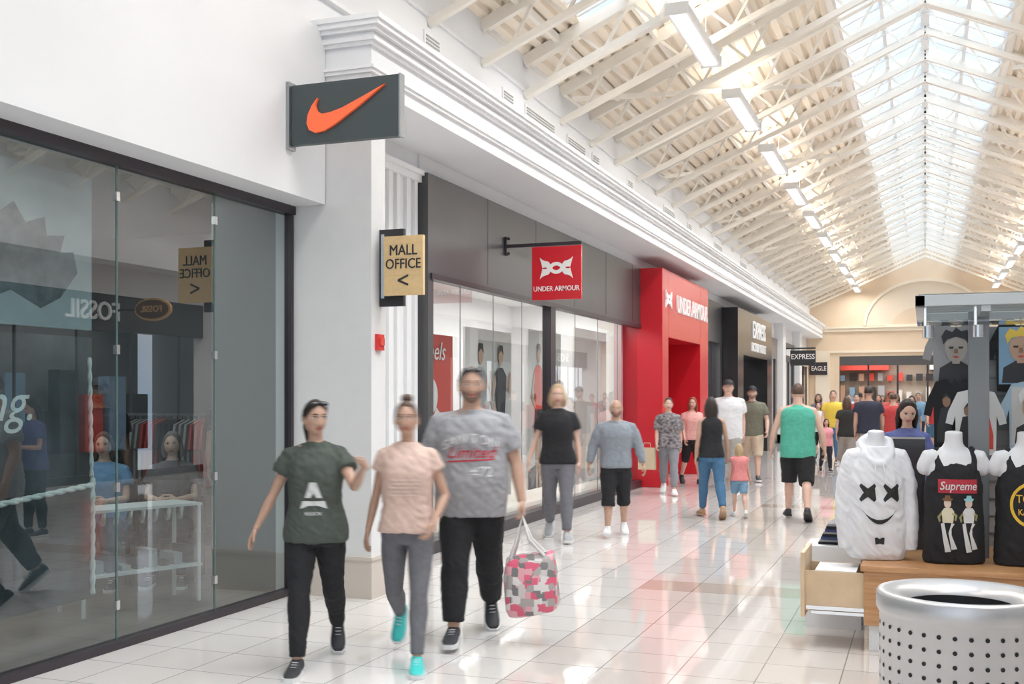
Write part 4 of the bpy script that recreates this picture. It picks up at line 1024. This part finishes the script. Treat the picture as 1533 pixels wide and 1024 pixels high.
# ------------------------------------------------------------ kiosk
M_oak=bpy.data.materials.new('oak_veneer'); M_oak.use_nodes=True; nt=M_oak.node_tree; bs=nt.nodes['Principled BSDF']
tc=nt.nodes.new('ShaderNodeTexCoord'); mp=nt.nodes.new('ShaderNodeMapping'); mp.inputs['Scale'].default_value=(2,2,30); ns=nt.nodes.new('ShaderNodeTexNoise'); ns.inputs['Scale'].default_value=2; ns.inputs['Detail'].default_value=5
rp=nt.nodes.new('ShaderNodeValToRGB'); rp.color_ramp.elements[0].color=(0.46,0.22,0.09,1); rp.color_ramp.elements[1].color=(0.62,0.35,0.17,1); rp.color_ramp.elements[0].position=0.3; rp.color_ramp.elements[1].position=0.7
nt.links.new(tc.outputs['Object'],mp.inputs[0]); nt.links.new(mp.outputs[0],ns.inputs['Vector']); nt.links.new(ns.outputs['Fac'],rp.inputs[0]); nt.links.new(rp.outputs[0],bs.inputs['Base Color']); bs.inputs['Roughness'].default_value=0.35
M_birch=mat('birch',(0.70,0.52,0.34),0.5,var=0.08); M_kgrey=mat('kiosk_grey',(0.22,0.23,0.24),0.4,metal=0.3); M_klight=mat('kiosk_light',(0.5,0.52,0.53),0.35,metal=0.4)
kc=empty('kiosk_cart',(0,0,0))
m=MB()
m.box(-0.37,1.9,7.44,9.3,0.17,0.52,0); m.box(-0.39,1.92,7.42,9.32,0.52,0.555,1); m.box(-0.34,1.87,7.48,9.27,0.0,0.17,2)
for x in (0.15,0.62,1.2): m.box(x-0.003,x+0.003,7.435,7.445,0.19,0.5,3)
for x in (0.38,0.9): m.box(x-0.06,x+0.06,7.42,7.435,0.44,0.455,4)
m.obj('cabinet',[M_oak,M_oak,M_white2,M_frame,M_chrome],parent=kc,bevel=0.004)
m=MB()
m.box(-0.74,-0.37,7.46,7.475,0.24,0.50,0); m.box(-0.74,-0.37,7.90,7.915,0.24,0.50,0); m.box(-0.74,-0.37,7.475,7.90,0.24,0.255,0); m.box(-0.765,-0.74,7.43,7.95,0.2,0.62,0)
m.box(-0.73,-0.37,7.445,7.46,0.25,0.275,1); m.box(-0.70,-0.37,7.44,7.45,0.225,0.245,1)
m.box(-0.68,-0.42,7.5,7.88,0.44,0.50,2)
m.obj('drawer',[M_birch,M_chrome,c_w],parent=kc)
m=MB()
for px_,py_ in ((0.34,8.12),(1.75,8.12),(0.34,9.1),(1.75,9.1)): m.box(px_-0.065,px_+0.065,py_-0.05,py_+0.05,0.555,2.22,0)
m.box(-0.06,1.95,7.52,7.60,2.22,2.29,4); m.box(-0.06,1.95,9.2,9.28,2.22,2.29,4); m.box(-0.06,0.0,7.52,9.28,2.22,2.29,4); m.box(1.89,1.95,7.52,9.28,2.22,2.29,4)
for x in (0.36,0.95,1.6): m.box(x-0.03,x+0.03,7.55,9.25,2.18,2.24,4)
for x in (0.0,0.3,0.75,1.2):
    m.box(x-0.01,x+0.01,7.60,7.63,2.08,2.22,2); m.cyl((x+0.02,7.62),0.035,2.02,2.1,2,16)
m.box(-0.04,1.93,7.54,9.26,2.29,2.30,1)
m.box(-0.05,1.9,7.62,8.0,2.12,2.135,1)
m.box(0.06,1.8,8.72,8.75,0.555,2.15,3)
for k in range(12): m.box(0.06,1.8,8.70,8.72,0.65+k*0.125,0.66+k*0.125,0)
m.obj('canopy_frame',[M_kgrey,glass('canopy_glass',(0.8,0.86,0.88),0.1,3),M_chrome,mat('slat_panel',(0.35,0.35,0.36),0.5),M_klight],parent=kc,bevel=0.003)
m=MB(); m.box(-0.26,0.0,8.35,8.75,0.557,1.34,0); m.box(-0.24,-0.02,8.33,8.35,0.8,1.28,1); m.obj('register_stand',[M_black,M_frame],parent=kc)

def bustform(name,x,y,rzv,build,zb=0.556,zs=1.20):
    e=empty(name,(x,y,zb),rzv,(1,1,zs)); 
    b=MB(); pr=[]
    for z,w,d,yo in PROF['m']:
        if z>=0.84: pr.append(sellipse((0,yo,z-0.84+0.001),w*0.93,d*0.93))
    b.loft(pr,0); b.tube([(0,0.005,0.60),(0,0.0,0.66),(0,-0.005,0.715)],[0.075,0.056,0.054],0,18,False,False)
    for sx in (-1,1): b.tube([(sx*0.06,0,0.585),(sx*0.16,0,0.565),(sx*0.185,0,0.52)],[0.045,0.055,0.05],0,12)
    me=remesh(b,0.01,3); link('mannequin_form',me,[mat('mannequin_white',(0.76,0.76,0.79),0.35)],e)
    build(e); return e
hood_w=mat('cloth_hoodie_white',(0.76,0.76,0.79),0.9,bump=0.15,bscale=10)
def b_hood(e):
    g=MB(); rings=[]
    for z,w,d in ((0.005,0.175,0.115),(0.03,0.195,0.13),(0.12,0.20,0.135),(0.3,0.190,0.13),(0.45,0.19,0.13),(0.54,0.155,0.11),(0.60,0.10,0.085),(0.63,0.075,0.07)): rings.append(sellipse((0,0,z),w,d,28,2.5))
    g.loft(rings,0)
    for sx in (-1,1):
        g.tube([(sx*0.07,0,0.575),(sx*0.165,0,0.545),(sx*0.208,-0.01,0.42),(sx*0.222,-0.03,0.22),(sx*0.212,-0.05,0.05)],[0.045,0.062,0.055,0.050,0.042],0,16,True,False)
    g.tube([(-0.085,-0.055,0.575),(-0.085,0.04,0.635),(0,0.085,0.675),(0.085,0.04,0.635),(0.085,-0.055,0.575),(0.03,-0.105,0.53),(-0.03,-0.105,0.53),(-0.085,-0.055,0.575)],[0.030,0.042,0.052,0.042,0.030,0.020,0.020,0.030],0,14)
    me=remesh(g,0.008,2,0.008,seed=3); link('hoodie',me,[hood_w],e)
    X8=[]
    for i in range(8):
        a=math.pi*i/4; r_=0.046 if i%2 else 0.020
        X8.append((r_*math.cos(a),r_*math.sin(a)))
    XX=[(-0.036,0.044),(0,0.020),(0.036,0.044),(0.046,0.032),(0.022,0.0),(0.046,-0.032),(0.036,-0.044),(0,-0.020),(-0.036,-0.044),(-0.046,-0.032),(-0.022,0.0),(-0.046,0.032)]
    for sx in (-1,1):
        decal(e,me,poly2(*XX),0.375,sx*0.075,1.15,blk_print)
    n=14; up=[(0.12*(-1+2*i/n),0.0-0.06*(1-(-1+2*i/n)**2)) for i in range(n+1)]; lo=[(0.12*(-1+2*i/n),0.012-0.095*(1-(-1+2*i/n)**2)) for i in range(n+1)]
    decal(e,me,poly2(*(up+lo[1:-1][::-1])),0.285,0,1.0,blk_print)
    decal(e,me,poly2((-0.032,0.018),(-0.016,0.02),(0,0.010),(0.016,0.02),(0.032,0.018),(0.026,0.0),(0.028,-0.02),(0.0,-0.014),(-0.028,-0.02),(-0.026,0)),0.11,0.0,1.0,blk_print)
    s=MB()
    for sx in (-1,1): s.tube([(sx*0.025,-0.125,0.53),(sx*0.03,-0.146,0.49),(sx*0.028,-0.15,0.455)],[0.0035]*3,0,6)
    s.obj('drawstrings',[hood_w],parent=e)
bustform('hoodie_mannequin',-0.31,7.80,0.22,b_hood)
def b_tank(kind):
    def f(e):
        g=MB(); rings=[]
        for z,w,d in ((0.001,0.195,0.125),(0.1,0.192,0.13),(0.3,0.178,0.128),(0.42,0.180,0.13),(0.5,0.155,0.12),(0.545,0.12,0.095)): rings.append(sellipse((0,0,z),w,d,28,2.5))
        g.loft(rings,0)
        for sx in (-1,1): g.tube([(sx*0.10,-0.07,0.51),(sx*0.108,-0.01,0.608),(sx*0.10,0.07,0.53)],[0.035,0.028,0.035],0,10)
        me=remesh(g,0.009,2,0.006,seed=5); link('tank_top',me,[blk],e)
        if kind==0:
            decal(e,me,poly2((-0.12,-0.035),(0.12,-0.035),(0.12,0.04),(-0.12,0.04)),0.42,0,1.0,red_print)
            decal(e,me,txt('Supreme',0.07,0.01,0.2),0.422,0,0.9,white_print,off=0.007)
            ic=mat('ink_cream',(0.7,0.63,0.47),0.8); ig=mat('ink_olive',(0.3,0.28,0.12),0.8)
            for sx in (-1,1):
                o_=sx*0.065
                decal(e,me,poly2((-0.03,0.02),(-0.01,0.025),(0.0,-0.03),(0.01,-0.11),(0.03,-0.13),(-0.005,-0.135),(-0.02,-0.05)),0.20,o_-0.01,1.0,white_print)
                decal(e,me,poly2((0.03,0.02),(0.01,0.025),(0.005,-0.03),(0.02,-0.10),(0.045,-0.115),(0.01,-0.12),(-0.008,-0.03)),0.20,o_+0.012,1.0,white_print)
                decal(e,me,poly2((-0.035,0.05),(-0.02,0.07),(0.025,0.07),(0.04,0.05),(0.032,-0.01),(-0.03,-0.01)),0.235,o_,1.0,ic if sx<0 else white_print)
                decal(e,me,poly2((-0.035,0.05),(-0.06,0.02),(-0.05,-0.01),(-0.04,-0.0),(-0.045,0.02),(-0.025,0.04)),0.235,o_,1.0,ig)
                decal(e,me,poly2((0.035,0.05),(0.06,0.03),(0.05,0.0),(0.04,0.005),(0.045,0.025),(0.025,0.035)),0.235,o_,1.0,ig)
                decal(e,me,(ell(0,0,0.022,0.026),[tuple(range(20))]),0.33,o_,1.0,mat('ink_peach2',(0.7,0.55,0.46),0.8))
                sp_=[(0.036*(1 if i%2 else 0.65)*math.cos(math.pi*i/8),0.034*(1 if i%2 else 0.65)*math.sin(math.pi*i/8)) for i in range(9)]
                decal(e,me,(sp_,[tuple(range(9))]),0.342,o_,1.0,mat('ink_cyan',(0.3,0.6,0.65),0.8) if sx>0 else mat('ink_brown',(0.2,0.1,0.05),0.8),off=0.006)
        else:
            out=[(0.12*math.cos(2*math.pi*i/32),0.12*math.sin(2*math.pi*i/32)) for i in range(32)]; inn=[(p[0]*0.86,p[1]*0.86) for p in out]
            decal(e,me,(out+inn,[(i,(i+1)%32,(i+1)%32+32,i+32) for i in range(32)]),0.33,0,1.0,yel_print)
            decal(e,me,txt('TORO',0.06,0.01),0.36,0,1.0,yel_print); decal(e,me,txt('KARMA',0.045,0.01),0.29,0,1.0,yel_print)
    return f
bustform('tank_top_mannequin',0.175,7.80,0.2,b_tank(0)); bustform('tank_top_mannequin',0.61,7.84,0.15,b_tank(1))
def tee(x,y,z,w,h,m0,art):
    m=MB(); poly=[(-0.12,0.5),(-0.28,0.46),(-0.42,0.16),(-0.46,-0.02),(-0.35,-0.05),(-0.31,0.1),(-0.30,-0.5),(-0.1,-0.52),(0.1,-0.5),(0.3,-0.52),(0.31,0.1),(0.35,-0.05),(0.46,-0.02),(0.42,0.16),(0.28,0.46),(0.12,0.5),(0.06,0.44),(-0.06,0.44)]
    poly=[(a*w,b*h) for a,b in poly]; m.prism(poly,(0,0,0),X_,Z_,-Y_,0.03,0); ms=[m0]
    for k,(p,mm) in enumerate(art):
        if mm not in ms: ms.append(mm)
        m.prism([(a*w,b*h) for a,b in p],(0,-0.03-0.001*k,0),X_,Z_,-Y_,0.002,ms.index(mm))
    m.tube([(0,0.0,0.46*h),(0,0.02,0.54*h),(0,0.05,0.55*h)],[0.005]*3,0,6)
    o=m.obj('display_tshirt',ms,bevel=0.0,loc=(x,y,z)); return o
M_sk2=mat('print_skin_dark',(0.30,0.17,0.11),0.5)
hairp=[(-0.17,0.18),(-0.2,0.3),(-0.14,0.40),(-0.05,0.36),(0.0,0.43),(0.07,0.37),(0.15,0.39),(0.2,0.28),(0.17,0.18),(0.12,0.26),(0.0,0.29),(-0.12,0.26)]
def facial(sk,hm,bg=None):
    a=[] if bg is None else [([(-0.28,-0.4),(-0.28,0.42),(0.28,0.42),(0.28,-0.4)],bg)]
    a+=[([(-0.24,-0.38),(-0.22,-0.16),(-0.06,-0.06),(0.06,-0.06),(0.22,-0.16),(0.24,-0.38)],M_pb),([(-0.05,-0.1),(-0.05,0.02),(0.05,0.02),(0.05,-0.1)],sk),
        ([(-0.14,0.22),(-0.15,0.10),(-0.11,-0.02),(-0.04,-0.08),(0.04,-0.08),(0.11,-0.02),(0.15,0.10),(0.14,0.22),(0.0,0.3)],sk),(hairp,hm),
        ([(-0.1,0.15),(-0.03,0.15),(-0.04,0.12),(-0.09,0.12)],M_pb),([(0.1,0.15),(0.03,0.15),(0.04,0.12),(0.09,0.12)],M_pb),([(-0.02,0.12),(0.02,0.12),(0.03,0.05),(-0.03,0.05)],M_sk2),([(-0.05,0.0),(0.0,0.012),(0.05,0.0),(0.0,-0.02)],M_pr)]
    return a
grp=[([(-0.26,-0.42),(-0.26,-0.2),(-0.2,0.08),(-0.05,0.10),(-0.03,-0.42)],M_pb),([(0.0,-0.42),(0.02,0.06),(0.2,0.08),(0.26,-0.2),(0.26,-0.42)],M_pr),(ell(-0.12,0.18,0.06,0.09,14),M_sk2),(ell(0.11,0.17,0.06,0.09,14),M_psk),([(-0.19,0.2),(-0.12,0.30),(-0.05,0.2),(-0.12,0.25)],M_pb),([(0.04,0.2),(0.11,0.29),(0.18,0.2),(0.11,0.24)],M_pb)]
M_sk3=mat('print_skin_grey',(0.42,0.38,0.35),0.5)
tee(0.21,8.66,1.93,0.50,0.50,c_g,facial(M_sk3,M_pb)); tee(0.64,8.66,1.93,0.52,0.50,blk,facial(M_psk,M_py,M_pbl)); tee(1.14,8.66,1.93,0.52,0.50,c_w,facial(M_sk2,M_pb))
tee(0.20,8.62,1.52,0.46,0.50,c_k,grp); tee(0.34,8.58,1.46,0.44,0.46,c_w,grp); tee(0.72,8.6,1.50,0.52,0.50,mat('cloth_sky',(0.42,0.56,0.67),0.8),facial(M_psk,M_pw,M_off)); tee(1.2,8.6,1.5,0.52,0.50,c_k,grp)
m=MB()
for k in range(8): m.box(-0.72+0.01*k,-0.45+0.012*k,8.2-0.01*k,8.45,0.58+0.02*k,0.597+0.02*k,k%3)
m.box(-0.8,-0.42,8.1,8.5,0.0,0.58,3)
m.obj('folded_clothes_stand',[c_k,c_g,c_b,M_white2])

# ------------------------------------------------------------ world, lights, camera
w=bpy.data.worlds.new('World'); sc.world=w; w.use_nodes=True; nt=w.node_tree; bg=nt.nodes['Background']
tc=nt.nodes.new('ShaderNodeTexCoord'); ns=nt.nodes.new('ShaderNodeTexNoise'); ns.inputs['Scale'].default_value=3.5; ns.inputs['Detail'].default_value=5
rp=nt.nodes.new('ShaderNodeValToRGB'); rp.color_ramp.elements[0].color=(0.56,0.76,1,1); rp.color_ramp.elements[1].color=(0.97,0.99,1,1); rp.color_ramp.elements[0].position=0.42; rp.color_ramp.elements[1].position=0.60
nt.links.new(tc.outputs['Generated'],ns.inputs['Vector']); nt.links.new(ns.outputs['Fac'],rp.inputs[0]); nt.links.new(rp.outputs[0],bg.inputs['Color'])
bg.inputs['Strength'].default_value=1.2
for s in (-1,1):
    p=area('skylight_portal',(s*0.62,20.5,7.86),(0,s*math.atan(SL),0),1.35,58,1); p.data.cycles.is_portal=True
sn=bpy.data.lights.new('sun','SUN'); sn.energy=6.0; sn.angle=0.9; sn.color=(0.98,0.985,1); so=bpy.data.objects.new('sun',sn); COL.objects.link(so); so.rotation_euler=(0,math.radians(22),0); so.location=(3,10,15)

# people are walking: they sway about the planted foot while the shutter is open
rb=random.Random(3)
for e,h,bl in MOVERS:
    sg=rb.choice((-1,1))
    for fr,q in ((0,-1),(2,1)):
        e.rotation_euler=(-0.022*bl*q,0.026*bl*q*sg,h+0.07*bl*q*sg)
        e.keyframe_insert('rotation_euler',frame=fr)
bl0=BAG.location.copy()
for fr,q in ((0,-1),(2,1)):
    BAG.location=bl0+V((0.02*q,-0.03*q,0.004*q)); BAG.keyframe_insert('location',frame=fr)
sc.render.use_motion_blur=True; sc.render.motion_blur_shutter=0.6

cam=bpy.data.cameras.new('Camera'); cam.sensor_width=36; cam.lens=1650/1533*36; cam.shift_y=80/1533; cam.clip_end=200
co=bpy.data.objects.new('Camera',cam); COL.objects.link(co); co.location=(0,0,1.65)
co.rotation_euler=(math.pi/2,0,math.atan(618.5/1650))
for o in COL.l: sc.collection.objects.link(o)
sc.camera=co
sc.frame_set(1)
sc.view_settings.view_transform='Standard'; sc.view_settings.exposure=0.36
